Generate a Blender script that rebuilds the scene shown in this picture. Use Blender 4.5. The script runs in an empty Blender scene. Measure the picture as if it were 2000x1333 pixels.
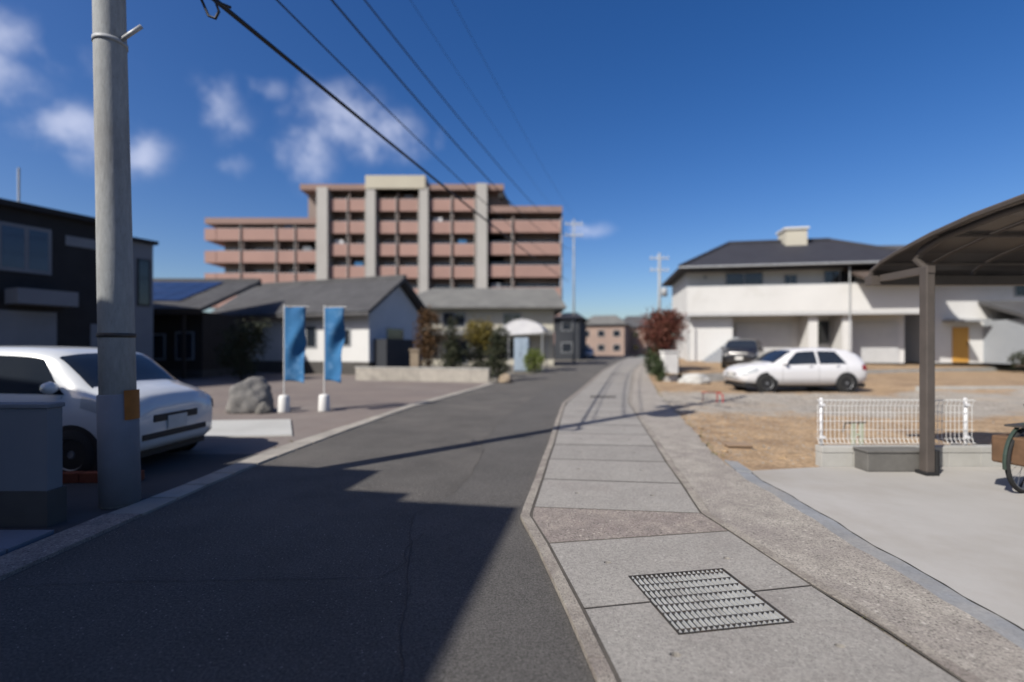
import bpy, bmesh, math, random
import numpy as np
from mathutils import Vector, noise as mnoise
R = math.radians
random.seed(7); rng = np.random.default_rng(7)
S = bpy.context.scene
COL = S.collection

# ------------------------------------------------------------------ camera
cam = bpy.data.cameras.new('camera'); camo = bpy.data.objects.new('camera', cam); COL.objects.link(camo)
camo.location = (0, 0, 1.5); camo.rotation_euler = (R(90), 0, 0)
cam.sensor_width = 36.0; cam.lens = 36.0*950/2000; cam.shift_y = 13.5/2000
cam.clip_start = 0.05; cam.clip_end = 5000
cam.dof.use_dof = True; cam.dof.focus_distance = 3.25; cam.dof.aperture_fstop = 0.52
S.camera = camo

# ------------------------------------------------------------------ sun and sky
AZ, EL = R(42.2), R(41.0)
TRAVEL = Vector((math.cos(AZ)*math.cos(EL), math.sin(AZ)*math.cos(EL), -math.sin(EL)))
COT = 1/math.tan(EL)
sun = bpy.data.lights.new('sun', 'SUN'); sun.energy = 5.0; sun.angle = R(0.53); sun.color = (1.0, 0.945, 0.86)
suno = bpy.data.objects.new('sun', sun); COL.objects.link(suno)
suno.rotation_euler = TRAVEL.to_track_quat('-Z', 'Y').to_euler(); suno.location = (-20, -20, 30)
W = bpy.data.worlds.new('World'); S.world = W; W.use_nodes = True
S.view_settings.view_transform = 'Standard'; S.view_settings.look = 'None'
S.view_settings.exposure = 0.52; S.view_settings.gamma = 1.0

def build_world():
    nt = W.node_tree; N = nt.nodes; L = nt.links; N.clear()
    def M(op, a, b=None, c=None):
        n = N.new('ShaderNodeMath'); n.operation = op
        for i, v in enumerate((a, b, c)):
            if v is None: continue
            if isinstance(v, (int, float)): n.inputs[i].default_value = v
            else: L.new(v, n.inputs[i])
        return n.outputs[0]
    out = N.new('ShaderNodeOutputWorld'); bg = N.new('ShaderNodeBackground'); L.new(bg.outputs[0], out.inputs[0])
    bg.inputs[1].default_value = 0.089
    sky = N.new('ShaderNodeTexSky'); sky.sky_type = 'NISHITA'; sky.sun_disc = False
    sky.sun_elevation = EL; sky.sun_rotation = math.atan2(-TRAVEL.x, -TRAVEL.y)
    sky.altitude = 0; sky.air_density = 0.85; sky.dust_density = 1.6; sky.ozone_density = 1.2
    hs = N.new('ShaderNodeHueSaturation'); hs.inputs['Saturation'].default_value = 1.42; hs.inputs['Hue'].default_value = 0.512; L.new(sky.outputs[0], hs.inputs['Color'])
    tc = N.new('ShaderNodeTexCoord'); sp = N.new('ShaderNodeSeparateXYZ'); L.new(tc.outputs['Generated'], sp.inputs[0])
    wn = N.new('ShaderNodeTexNoise'); wn.inputs['Scale'].default_value = 11.0; wn.inputs['Detail'].default_value = 4; L.new(tc.outputs['Generated'], wn.inputs['Vector'])
    wc = N.new('ShaderNodeSeparateColor'); L.new(wn.outputs['Color'], wc.inputs[0])
    az = M('ADD', M('ARCTAN2', sp.outputs[0], sp.outputs[1]), M('MULTIPLY', M('SUBTRACT', wc.outputs[0], .5), .11)); el = M('ADD', M('ARCSINE', sp.outputs[2]), M('MULTIPLY', M('SUBTRACT', wc.outputs[1], .5), .06))
    nz = N.new('ShaderNodeTexNoise'); nz.inputs['Scale'].default_value = 7.0; nz.inputs['Detail'].default_value = 6; nz.inputs['Roughness'].default_value = 0.55
    L.new(tc.outputs['Generated'], nz.inputs['Vector'])
    nz2 = N.new('ShaderNodeTexNoise'); nz2.inputs['Scale'].default_value = 22.0; nz2.inputs['Detail'].default_value = 5
    L.new(tc.outputs['Generated'], nz2.inputs['Vector'])
    # fair-weather clouds: azimuth, elevation, half widths (degrees), weight
    cl = [(-45.6,24.2,5.2,1.7,.8),(-46.2,21.2,2.6,2.0,.95),(-42.4,18.2,2.9,2.1,1.0),(-37.2,17.8,2.0,1.9,.95),(-30.2,23.2,2.4,2.0,.85),(-26.9,25.5,1.5,1.0,.55),
          (-19.4,24.0,3.6,2.6,1.0),(-14.4,22.8,4.0,2.4,1.0),(-22.6,20.3,2.4,2.3,.8),(-8.4,22.8,1.5,1.0,.6),(9.3,13.4,2.6,.8,.8),(-29.5,18.2,1.4,1.0,.35)]
    r2 = random.Random(3)
    for a in (-75,-68,-95,-112,-130,-155,172,140,118,95,74,66):
        cl.append((a+r2.uniform(-6,6), r2.uniform(10,27), r2.uniform(2,5), r2.uniform(1.2,2.6), r2.uniform(.5,1)))
    acc = None
    for a, e, wa, we, wt in cl:
        dx = M('DIVIDE', M('SUBTRACT', az, R(a)), R(wa*1.25)); dy = M('DIVIDE', M('SUBTRACT', el, R(e)), R(we*1.25))
        d2 = M('ADD', M('MULTIPLY', dx, dx), M('MULTIPLY', dy, dy))
        g = M('MULTIPLY', M('EXPONENT', M('MULTIPLY', d2, -1.0)), wt)
        acc = g if acc is None else M('MAXIMUM', acc, g)
    tex = M('ADD', M('MULTIPLY', M('SUBTRACT', nz.outputs[0], .5), 2.6), M('MULTIPLY', M('SUBTRACT', nz2.outputs[0], .5), 1.5))
    k = M('ADD', acc, M('MULTIPLY', tex, M('POWER', acc, .6)))
    mr = N.new('ShaderNodeMapRange'); mr.interpolation_type = 'SMOOTHSTEP'; L.new(k, mr.inputs[0])
    mr.inputs[1].default_value = 0.12; mr.inputs[2].default_value = 1.4; mr.inputs[3].default_value = 0; mr.inputs[4].default_value = 0.74
    mix = N.new('ShaderNodeMix'); mix.data_type = 'RGBA'; L.new(mr.outputs[0], mix.inputs[0])
    L.new(hs.outputs[0], mix.inputs[6]); mix.inputs[7].default_value = (5.4, 5.8, 7.4, 1)
    L.new(mix.outputs[2], bg.inputs[0])
build_world()

# ------------------------------------------------------------------ materials
MATS = {}
ALB = 0.66      # overall base-colour level that goes with the exposure above
def mat(name, c1, c2=None, scale=3.0, rough=0.8, bump=0.0, bscale=None, specks=(), metal=0.0, var=0.0, stretch=None, fac=(0.35, 0.65), detail=6.0, spec=0.4, coat=0.0, trans=0.0, ior=1.45, alpha=1.0, stains=None, local=False, grain=None):
    """procedural surface: c1/c2 mixed by noise on world position; specks: (scale, size, colour, strength)"""
    m = bpy.data.materials.new(name); m.use_nodes = True; MATS[name] = m
    k_ = ALB
    c1 = tuple(v*k_ for v in c1); c2 = tuple(v*k_ for v in c2) if c2 else None
    specks = tuple((a, b, tuple(v*k_ for v in c), d) for a, b, c, d in specks)
    if stains: stains = (stains[0], tuple(v*k_ for v in stains[1]), *stains[2:])
    nt = m.node_tree; N = nt.nodes; L = nt.links
    b = N['Principled BSDF']; b.inputs['Roughness'].default_value = rough; b.inputs['Metallic'].default_value = metal
    b.inputs['Specular IOR Level'].default_value = spec; b.inputs['Coat Weight'].default_value = coat; b.inputs['Coat Roughness'].default_value = .05
    b.inputs['Transmission Weight'].default_value = trans; b.inputs['IOR'].default_value = ior; b.inputs['Alpha'].default_value = alpha
    if local:
        pos = N.new('ShaderNodeTexCoord').outputs['Object']
    else:
        pos = N.new('ShaderNodeNewGeometry').outputs['Position']
    if stretch:
        mp = N.new('ShaderNodeMapping'); mp.inputs['Scale'].default_value = stretch; L.new(pos, mp.inputs[0]); pos = mp.outputs[0]
    def mixc(f, a, bcol):
        x = N.new('ShaderNodeMix'); x.data_type = 'RGBA'
        for sock, v in ((0, f), (6, a), (7, bcol)):
            if isinstance(v, (tuple, list)): x.inputs[sock].default_value = (*v[:3], 1)
            elif isinstance(v, (int, float)): x.inputs[sock].default_value = v
            else: L.new(v, x.inputs[sock])
        return x.outputs[2]
    def nz(sc, det=detail, ro=.6):
        n = N.new('ShaderNodeTexNoise'); n.inputs['Scale'].default_value = sc; n.inputs['Detail'].default_value = det; n.inputs['Roughness'].default_value = ro
        L.new(pos, n.inputs['Vector']); return n.outputs[0]
    def rmp(v, a, bb, lo=0, hi=1):
        r = N.new('ShaderNodeMapRange'); r.inputs[1].default_value = a; r.inputs[2].default_value = bb; r.inputs[3].default_value = lo; r.inputs[4].default_value = hi
        L.new(v, r.inputs[0]); return r.outputs[0]
    if c2 is None: c2 = tuple(min(1, v*0.86) for v in c1)
    col = mixc(rmp(nz(scale), *fac), c1, c2)
    if stains:
        sc, scol, lo, hi, st = stains
        col = mixc(rmp(nz(sc, 8, .65), lo, hi, 0, st), col, scol)
    for sc, size, scol, st in specks:
        v = N.new('ShaderNodeTexVoronoi'); v.inputs['Scale'].default_value = sc; L.new(pos, v.inputs['Vector'])
        f = rmp(v.outputs['Distance'], size, size*.55, 0, st)
        # only some of the cells carry a speck
        sep = N.new('ShaderNodeSeparateColor'); L.new(v.outputs['Color'], sep.inputs[0])
        gate = rmp(sep.outputs[0], .45, .6)
        mm = N.new('ShaderNodeMath'); mm.operation = 'MULTIPLY'; L.new(f, mm.inputs[0]); L.new(gate, mm.inputs[1])
        col = mixc(mm.outputs[0], col, scol)
    if grain:
        gs, ga = grain; h2 = N.new('ShaderNodeHueSaturation'); L.new(rmp(nz(gs, 3, .7), .3, .7, 1-ga, 1+ga), h2.inputs['Value']); L.new(col, h2.inputs['Color']); col = h2.outputs[0]
    if var:
        oi = N.new('ShaderNodeObjectInfo'); h = N.new('ShaderNodeHueSaturation')
        L.new(rmp(oi.outputs['Random'], 0, 1, 1-var, 1+var), h.inputs['Value']); L.new(col, h.inputs['Color']); col = h.outputs[0]
    L.new(col, b.inputs['Base Color'])
    if bump:
        bp = N.new('ShaderNodeBump'); bp.inputs['Strength'].default_value = min(1, bump); bp.inputs['Distance'].default_value = 0.01
        L.new(nz(bscale or scale*12, 4, .7), bp.inputs['Height']); L.new(bp.outputs[0], b.inputs['Normal'])
    return m

mat('asphalt', (.140,.132,.124), (.109,.103,.097), 1.3, .9, .9, 160, specks=((95,.32,(.32,.30,.29),.5),(150,.4,(.03,.029,.03),.6),(30,.15,(.50,.47,.44),.9),(14,.055,(.55,.52,.48),.9)), stains=(.55,(.175,.162,.15),.48,.68,.75), spec=.25, grain=(65,.5))
mat('asphalt_new', (.135,.128,.122), (.112,.107,.102), 1.1, .9, .8, 190, specks=((120,.33,(.26,.25,.245),.5),(170,.4,(.03,.03,.03),.5),(45,.14,(.40,.37,.35),.7)), spec=.25, grain=(75,.46), stains=(.7,(.15,.14,.135),.5,.75,.4))
mat('joint_dirt_hole_shade', (.125,.112,.096), (.08,.072,.062), 9, 1.0)
mat('crack', (.075,.070,.066), (.095,.088,.082), 8, .95)
mat('lid_concrete', (.355,.338,.312), (.315,.298,.276), 2.6, .85, .5, 140, specks=((70,.38,(.16,.15,.14),.7),(20,.17,(.50,.48,.45),.8),(42,.20,(.19,.175,.165),.75)), var=.05, stains=(1.1,(.255,.225,.21),.52,.75,.6), grain=(55,.26))
mat('rough_concrete', (.39,.34,.30), (.27,.235,.215), 7.0, .95, 1.0, 70, specks=((30,.28,(.12,.105,.10),.85),(55,.40,(.10,.09,.085),.85),(26,.30,(.56,.51,.45),.8),(100,.4,(.15,.12,.12),.6)), stains=(2.2,(.26,.21,.20),.46,.7,.6), grain=(60,.36))
mat('strip_concrete', (.46,.425,.375), (.33,.30,.268), 4.5, .95, 1.0, 60, specks=((30,.30,(.13,.12,.11),.85),(52,.36,(.12,.11,.10),.85),(80,.36,(.18,.165,.15),.75),(18,.26,(.58,.545,.49),.75)), stains=(.8,(.29,.255,.24),.47,.7,.75), grain=(65,.34))
mat('kerb_concrete', (.42,.385,.335), (.29,.26,.228), 6, .95, .9, 80, specks=((60,.38,(.11,.10,.09),.8),), stains=(2.5,(.2,.165,.155),.48,.68,.75), grain=(70,.32))
mat('gutter_concrete', (.44,.41,.36), (.36,.335,.30), 3, .9, .5, 90, specks=((70,.3,(.2,.19,.17),.5),), var=.09, stains=(1.2,(.24,.22,.2),.5,.7,.6))
mat('apron_concrete', (.465,.45,.43), (.41,.395,.37), .8, .85, .25, 60, stains=(.55,(.33,.30,.26),.46,.7,.7), specks=((60,.2,(.36,.35,.33),.3),))
mat('blue_strip', (.30,.315,.335), (.235,.245,.26), 2.5, .8, .4, 50, stains=(1.5,(.36,.345,.32),.45,.65,.7), grain=(40,.15))
mat('pit', (.06,.055,.05), (.035,.032,.03), 4, .95)
mat('soil', (.44,.315,.195), (.35,.24,.14), 1.6, 1.0, 1.0, 26, specks=((30,.32,(.22,.145,.09),.6),(14,.22,(.54,.42,.30),.5)), stains=(.8,(.235,.155,.10),.50,.70,.85), grain=(16,.38))
mat('gravel', (.44,.405,.35), (.33,.30,.26), 2.2, 1.0, 1.0, 40, specks=((26,.38,(.18,.165,.145),.75),(36,.3,(.56,.53,.47),.75)), stains=(.6,(.40,.30,.205),.5,.7,.75), grain=(30,.35))
mat('pebble', (.40,.37,.33), (.22,.19,.165), 4, .95, .4, 60)
mat('ground_far', (.22,.20,.17), (.15,.14,.12), .12, 1.0)
mat('lot_paving', (.235,.195,.175), (.185,.155,.145), .5, .95, .5, 60, specks=((28,.3,(.13,.115,.11),.5),(50,.3,(.30,.27,.25),.5)), stains=(.3,(.30,.27,.245),.5,.7,.6))
mat('driveway_dark', (.085,.083,.085), (.06,.058,.06), 1, .95, .5, 80, specks=((60,.3,(.16,.15,.15),.5),))
mat('pad_concrete', (.56,.56,.54), (.48,.48,.46), .9, .85, .2, 50)
mat('slate_slab', (.24,.26,.31), (.19,.21,.25), 2, .8, .3, 40)
mat('pole_concrete', (.405,.425,.43), (.32,.335,.34), 2.0, .9, .3, 40, stretch=(1,1,.25), stains=(3,(.24,.235,.23),.5,.72,.6), specks=((60,.3,(.28,.27,.26),.5),), grain=(30,.12))
mat('galvanised', (.60,.615,.62), (.46,.47,.475), 14, .5, .15, 60, metal=.15, stains=(5,(.33,.31,.29),.5,.7,.5))
mat('dark_steel', (.10,.095,.09), (.06,.055,.05), 10, .6, metal=.4, stains=(8,(.14,.09,.06),.5,.7,.6))
mat('cable_black', (.022,.022,.026), None, 3, .6)
mat('white_render', (.75,.75,.74), (.69,.69,.68), .5, .9, .2, 30, stains=(.5,(.58,.56,.52),.56,.78,.5))
mat('cream_render', (.60,.57,.48), (.53,.50,.42), .4, .9, .2, 30)
mat('grey_render', (.40,.43,.47), (.35,.38,.42), .5, .9)
mat('gable_shade_render', (.60,.66,.74), (.52,.58,.66), .4, .9)  # bluish shade of the white house's sunless side, put into the wall colour
mat('black_siding', (.022,.023,.026), (.016,.016,.019), 2, .75)
mat('pale_siding', (.22,.24,.27), (.19,.21,.24), 1, .8)
mat('white_paint', (.80,.80,.78), (.76,.76,.745), 3, .5, stains=(4,(.62,.59,.53),.62,.8,.4))
mat('frame_grey', (.42,.44,.46), None, 3, .5)
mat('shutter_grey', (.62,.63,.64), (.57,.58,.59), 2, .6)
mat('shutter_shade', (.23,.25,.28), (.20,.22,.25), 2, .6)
mat('glass_dark', (.018,.024,.035), (.03,.036,.045), .6, .06, spec=.8)
mat('glass_blue', (.03,.045,.10), (.02,.03,.07), .8, .05, spec=.8)
mat('roof_navy', (.040,.042,.055), (.03,.03,.04), 1.5, .75, .3, 20, stretch=(1,1,6))
mat('roof_grey', (.105,.105,.11), (.075,.075,.08), 1.2, .75, .4, 14)
mat('roof_light_grey', (.20,.20,.19), (.15,.15,.145), .8, .8, .4, 10)
mat('roof_metal_pale', (.50,.51,.53), None, 1, .5)
mat('solar_panel', (.020,.026,.060), (.028,.034,.075), 2, .12, spec=.9)
mat('eave_brown', (.13,.10,.085), (.10,.075,.062), 2, .8)
mat('dark_wood', (.055,.043,.035), (.035,.028,.023), 2, .85, stretch=(6,6,.6))
mat('plinth', (.10,.095,.09), (.075,.07,.066), 2, .9)
mat('apt_pink', (.44,.275,.235), (.39,.245,.21), .25, .85, stains=(.2,(.32,.21,.185),.5,.75,.5))
mat('apt_white', (.50,.485,.465), (.45,.435,.415), .2, .85)
mat('apt_cream', (.58,.54,.44), (.53,.49,.40), .3, .85)
mat('apt_wall', (.34,.275,.25), (.28,.225,.205), .3, .9)
mat('apt_slab', (.33,.22,.19), (.29,.195,.168), .3, .85)
mat('door_orange', (.66,.36,.075), (.58,.30,.06), 5, .5, stretch=(8,8,.5))
mat('carport_frame', (.135,.115,.104), (.11,.095,.086), 4, .5, metal=.2)
mat('carport_panel', (.080,.072,.070), (.062,.056,.054), 1.5, .3, trans=.22, ior=1.05, spec=.4)
mat('wire_white', (.80,.80,.80), (.74,.74,.73), 6, .4)
mat('fence_post', (.82,.83,.86), (.78,.79,.82), 4, .35)
mat('block_concrete', (.50,.495,.47), (.43,.425,.40), 3, .95, .4, 50, var=.06, stains=(2,(.36,.345,.32),.52,.72,.5))
mat('block_dark', (.17,.165,.155), (.13,.125,.118), 4, .95, .3, 40)
mat('red_paint', (.62,.05,.035), (.50,.035,.025), 10, .5)
mat('maroon_paint', (.10,.03,.03), None, 10, .6)
mat('plank', (.36,.26,.18), (.27,.19,.13), 6, .9, .3, 40, stretch=(.4,6,6))
mat('stake_green', (.50,.54,.42), (.42,.45,.34), 8, .8)
mat('car_white', (.80,.80,.82), (.78,.78,.80), 1, .28, spec=.5, coat=.8)
mat('car_silver_white', (.72,.75,.78), (.70,.73,.76), 1, .28, spec=.5, coat=.8)
mat('car_black', (.018,.018,.022), None, 1, .25, spec=.5, coat=.9)
mat('tyre', (.022,.022,.023), (.03,.03,.03), 12, .9)
mat('rim', (.30,.31,.33), (.22,.23,.25), 4, .5, metal=.4)
mat('plastic_black', (.025,.025,.027), None, 6, .6)
mat('lamp_glass', (.55,.58,.60), (.45,.48,.5), 6, .1, spec=.8)
mat('lamp_red', (.35,.02,.02), None, 6, .2)
mat('plate_white', (.7,.7,.68), None, 6, .5)
mat('flag_blue', (.022,.125,.30), (.03,.165,.37), 1.4, .85, stains=(3.2,(.12,.28,.50),.54,.68,.8))
mat('boulder', (.20,.195,.19), (.12,.118,.118), 3, .95, .8, 14, stains=(2,(.30,.285,.27),.5,.65,.6))
mat('brick_red', (.30,.085,.045), (.22,.06,.035), 8, .9, var=.15)
mat('leaf_red', (.155,.034,.024), (.10,.042,.022), 3, .7, var=0)
mat('leaf_green', (.050,.075,.022), (.025,.042,.014), 3, .7)
mat('leaf_dark', (.024,.036,.014), (.038,.040,.015), 3, .7)
mat('leaf_yellow', (.22,.165,.022), (.12,.10,.02), 3, .7)
mat('leaf_orange', (.13,.062,.016), (.07,.038,.013), 3, .7)
mat('leaf_lime', (.16,.20,.028), (.10,.14,.02), 3, .7)
mat('dry_grass', (.30,.24,.12), (.16,.16,.06), 6, .9)
mat('bark', (.10,.075,.055), (.06,.045,.035), 8, .95, .6, 30)
mat('hazard_orange', (.42,.15,.02), (.30,.105,.014), 8, .6)
mat('fabric_white', (.72,.72,.74), (.64,.64,.67), 2, .8)
mat('locker', (.36,.44,.54), (.30,.38,.47), 2, .5)
mat('tan_stone', (.36,.29,.21), (.28,.22,.16), 5, .95)
mat('far_pink', (.42,.31,.26), (.36,.27,.23), .3, .9)
mat('far_dark', (.05,.055,.065), (.035,.04,.05), .4, .9)
mat('far_hill', (.07,.085,.08), (.05,.06,.055), .02, 1)
mat('bike_green', (.05,.075,.06), None, 6, .4)
mat('basket_brown', (.16,.09,.05), (.11,.062,.034), 10, .8)
mat('rubber_grey', (.08,.08,.085), None, 6, .8)

# ------------------------------------------------------------------ mesh helpers
def tag(o, label=None, cat=None, group=None, kind=None):
    if label: o['label'] = label
    if cat: o['category'] = cat
    if group: o['group'] = group
    if kind: o['kind'] = kind
    return o
def empty(name, loc=(0,0,0), rz=0, label=None, cat=None, group=None, kind=None):
    o = bpy.data.objects.new(name, None); COL.objects.link(o); o.location = loc; o.rotation_euler = (0,0,rz); o.empty_display_size = .2
    return tag(o, label, cat, group, kind)
def link(name, me, m, parent=None, smooth=False):
    o = bpy.data.objects.new(name, me); COL.objects.link(o)
    if m is not None and not me.materials: me.materials.append(MATS[m] if isinstance(m, str) else m)
    if smooth:
        me.polygons.foreach_set('use_smooth', [True]*len(me.polygons))
    if parent: o.parent = parent
    return o
class MB:
    def __init__(s): s.v = []; s.f = []
    def add(s, vs, fs):
        k = len(s.v); s.v += [tuple(v) for v in vs]; s.f += [tuple(i+k for i in f) for f in fs]; return s
    def box(s, x0, x1, y0, y1, z0, z1):
        return s.add([(x0,y0,z0),(x1,y0,z0),(x1,y1,z0),(x0,y1,z0),(x0,y0,z1),(x1,y0,z1),(x1,y1,z1),(x0,y1,z1)],
                     [(3,2,1,0),(4,5,6,7),(0,1,5,4),(1,2,6,5),(2,3,7,6),(3,0,4,7)])
    def prism(s, pts, axis, a, b):
        """closed 2-D outline pts swept along axis from a to b"""
        n = len(pts); vs = []
        for t in (a, b):
            for p, q in pts:
                vs.append((t,p,q) if axis == 'x' else (p,t,q) if axis == 'y' else (p,q,t))
        return s.add(vs, [tuple(range(n))[::-1], tuple(range(n, 2*n))] + [(i, (i+1)%n, (i+1)%n+n, i+n) for i in range(n)])
    def cyl(s, p0, p1, r0, r1=None, n=10, cap=True):
        r1 = r0 if r1 is None else r1
        p0 = Vector(p0); p1 = Vector(p1); d = (p1-p0).normalized()
        a = d.orthogonal().normalized(); b = d.cross(a); vs = []
        for p, r in ((p0, r0), (p1, r1)):
            for i in range(n):
                t = 2*math.pi*i/n; vs.append(p + a*math.cos(t)*r + b*math.sin(t)*r)
        fs = [(i, (i+1)%n, (i+1)%n+n, i+n) for i in range(n)]
        if cap: fs += [tuple(range(n))[::-1], tuple(range(n, 2*n))]
        return s.add(vs, fs)
    def tube(s, pts, r, n=6):
        pts = [Vector(p) for p in pts]; vs = []; fs = []
        prev = None
        for i, p in enumerate(pts):
            d = (pts[min(i+1, len(pts)-1)] - pts[max(i-1, 0)]).normalized()
            a = d.orthogonal().normalized() if prev is None else (prev - d*prev.dot(d)).normalized()
            prev = a; b = d.cross(a)
            rr = r[i] if isinstance(r, (list, tuple)) else r
            for k in range(n):
                t = 2*math.pi*k/n; vs.append(p + a*math.cos(t)*rr + b*math.sin(t)*rr)
        for i in range(len(pts)-1):
            for k in range(n):
                fs.append((i*n+k, i*n+(k+1)%n, (i+1)*n+(k+1)%n, (i+1)*n+k))
        fs += [tuple(range(n))[::-1], tuple(range((len(pts)-1)*n, len(pts)*n))]
        return s.add(vs, fs)
    def lathe(s, prof, c=(0,0,0), axis='z', n=20):
        vs = []; fs = []
        for r, h in prof:
            for k in range(n):
                t = 2*math.pi*k/n; x, y = r*math.cos(t), r*math.sin(t)
                p = (x, y, h) if axis == 'z' else (x, h, y)
                vs.append((p[0]+c[0], p[1]+c[1], p[2]+c[2]))
        for i in range(len(prof)-1):
            for k in range(n): fs.append((i*n+k, i*n+(k+1)%n, (i+1)*n+(k+1)%n, (i+1)*n+k))
        return s.add(vs, fs)
    def build(s, name, m, parent=None, smooth=False, bevel=0):
        me = bpy.data.meshes.new(name); me.from_pydata(s.v, [], s.f)
        bm = bmesh.new(); bm.from_mesh(me); bmesh.ops.recalc_face_normals(bm, faces=bm.faces); bm.to_mesh(me); bm.free()
        o = link(name, me, m, parent, smooth)
        if bevel:
            md = o.modifiers.new('bevel', 'BEVEL'); md.width = bevel; md.segments = 2; md.limit_method = 'ANGLE'
        return o
def box(name, m, parent, *d, bevel=0): return MB().box(*d).build(name, m, parent, bevel=bevel)
def plate(name, m, outer, holes=(), z=0.0, depth=0.0, parent=None, bevel=0):
    """flat sheet with holes; depth > 0 gives it sides (and hole walls) going down"""
    bm = bmesh.new(); loops = []
    for ring in [outer, *holes]:
        vs = [bm.verts.new((p[0], p[1], z)) for p in ring]
        es = [bm.edges.new((vs[i], vs[(i+1) % len(vs)])) for i in range(len(vs))]
        loops.append((vs, es))
    bmesh.ops.triangle_fill(bm, use_beauty=True, use_dissolve=False, edges=[e for _, es in loops for e in es], normal=(0,0,1))
    for f in bm.faces:
        if f.normal.z < 0: f.normal_flip()
    if depth:
        for vs, _ in loops:
            lo = [bm.verts.new((v.co.x, v.co.y, z-depth)) for v in vs]
            for i in range(len(vs)):
                j = (i+1) % len(vs); bm.faces.new((vs[i], lo[i], lo[j], vs[j]))
    me = bpy.data.meshes.new(name); bm.to_mesh(me); bm.free()
    return link(name, me, m, parent)
def interp(tab, y): return float(np.interp(y, [t[1] for t in tab], [t[0] for t in tab]))
def strip(name, m, left, right, ys, z0, parent=None, zfun=None, thick=0):
    """sheet between two x(y) tables"""
    mb = MB(); vs = []; fs = []
    for y in ys:
        a, b = left(y), right(y)
        vs += [(a, y, z0), (b, y, z0)]
    for i in range(len(ys)-1): fs.append((2*i, 2*i+1, 2*i+3, 2*i+2))
    if thick:
        k = len(vs); vs += [(x, y, z-thick) for x, y, z in vs]
        for i in range(len(ys)-1):
            fs += [(2*i, 2*i+2, k+2*i+2, k+2*i), (2*i+1, k+2*i+1, k+2*i+3, 2*i+3)]
        n = len(ys)-1
        fs += [(0, k, k+1, 1), (2*n, 2*n+1, k+2*n+1, k+2*n)]
    mb.add(vs, fs); return mb.build(name, m, parent)
def leaves(name, m, parent, blobs, n, size, seed=0):
    """n leaf faces spread in clumps through ellipsoids blobs: (cx,cy,cz,rx,ry,rz)"""
    g = np.random.default_rng(seed); vol = np.array([b[3]*b[4]*b[5] for b in blobs]); pr = vol/vol.sum()
    V = []; F = []
    ncl = max(8, n//22)
    which = g.choice(len(blobs), ncl, p=pr)
    for c in range(ncl):
        b = blobs[which[c]]
        d = g.normal(size=3); d /= np.linalg.norm(d); rad = g.uniform(.45, 1.05)**.6 if g.random() < .8 else g.uniform(0, .6)
        cc = np.array(b[:3]) + d*rad*np.array(b[3:6])
        cr = g.uniform(.10, .26)*min(b[3:6])+size*1.2
        for k in range(22):
            p = cc + g.normal(size=3)*cr*.6
            u = g.normal(size=3); u /= np.linalg.norm(u); w = np.cross(u, g.normal(size=3)); w /= np.linalg.norm(w)
            s = size*g.uniform(.6, 1.3); nrm = np.cross(u, w)
            q = len(V)
            V += [p-u*s, p+w*s*.45+nrm*s*.12, p+u*s, p-w*s*.45+nrm*s*.12]; F.append((q, q+1, q+2, q+3))
    me = bpy.data.meshes.new(name); me.from_pydata([tuple(v) for v in V], [], F)
    return link(name, me, m, parent)
def copy_tree(o, parent=None):
    c = o.copy(); COL.objects.link(c); c.parent = parent
    for ch in list(o.children): copy_tree(ch, c)
    return c

# ================================================================== GROUND, ROAD, PAVEMENT
LID_L = [(.78,-3),(.471,2.18),(.404,2.74),(.277,3.65),(.168,4.25),(.202,4.5),(.35,5.46),(.493,6.45),(.645,7.42),(1.0,10.0),(1.42,12.84),(2.66,17.8),(5.9,31.25),(11.7,52.8),(20,82),(26,100)]
LID_R = [(2.25,-3),(1.987,2.18),(1.947,2.56),(1.855,3.01),(1.74,3.91),(1.68,4.33),(1.836,5.28),(1.986,6.28),(2.17,7.33),(2.68,10.4),(3.17,13.3),(4.17,17.2),(7.78,31.25),(14.2,52.8),(22.8,82),(29,100)]
EDGE_R = [(2.45,-3),(2.48,2.36),(2.546,3.08),(2.57,3.78),(2.6,4.57),(2.66,5.6),(2.78,6.66),(3.07,7.9),(3.76,11.1),(4.6,15.2),(6.02,20.95),(8.6,31.25),(15.0,52.8),(23.6,82),(30,100)]
ROAD_L = [(-3.3,-6),(-3.29,5.24),(-3.25,6.17),(-3.16,7.15),(-2.99,8.58),(-2.77,10.29),(-2.5,12.3),(-2.03,14.25),(-1.317,17.4),(-.657,20.8),(.56,25.2),(2.93,34.3),(4.76,41.9),(10.3,60.6),(16.7,81),(23,100)]
GUT_L = [(-3.62,-6),(-3.62,4.34),(-3.56,5.27),(-3.51,7.16),(-3.33,8.38),(-3.16,9.31),(-2.86,11.3),(-2.66,12.9),(-2.3,14.5),(-1.56,17.6),(-.9,21)]
lidL = lambda y: interp(LID_L, y)
lidR = lambda y: interp(LID_R, y)
edgeR = lambda y: interp(EDGE_R, y) + (.014*math.sin(y*3.1)+.010*math.sin(y*7.7+1)+.006*math.sin(y*17))*(1 if y < 22 else 0)
roadL = lambda y: interp(ROAD_L, y)
gutL = lambda y: interp(GUT_L, y)
KW = .095
kerbL = lambda y: lidL(y) - KW*(1.0 if y < 14 else 1.1)
ys_all = sorted(set([p[1] for p in LID_L+LID_R if -3 <= p[1] <= 100] + list(np.arange(-3, 24, .6)) + list(np.arange(24, 100, 2.5))))

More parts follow.
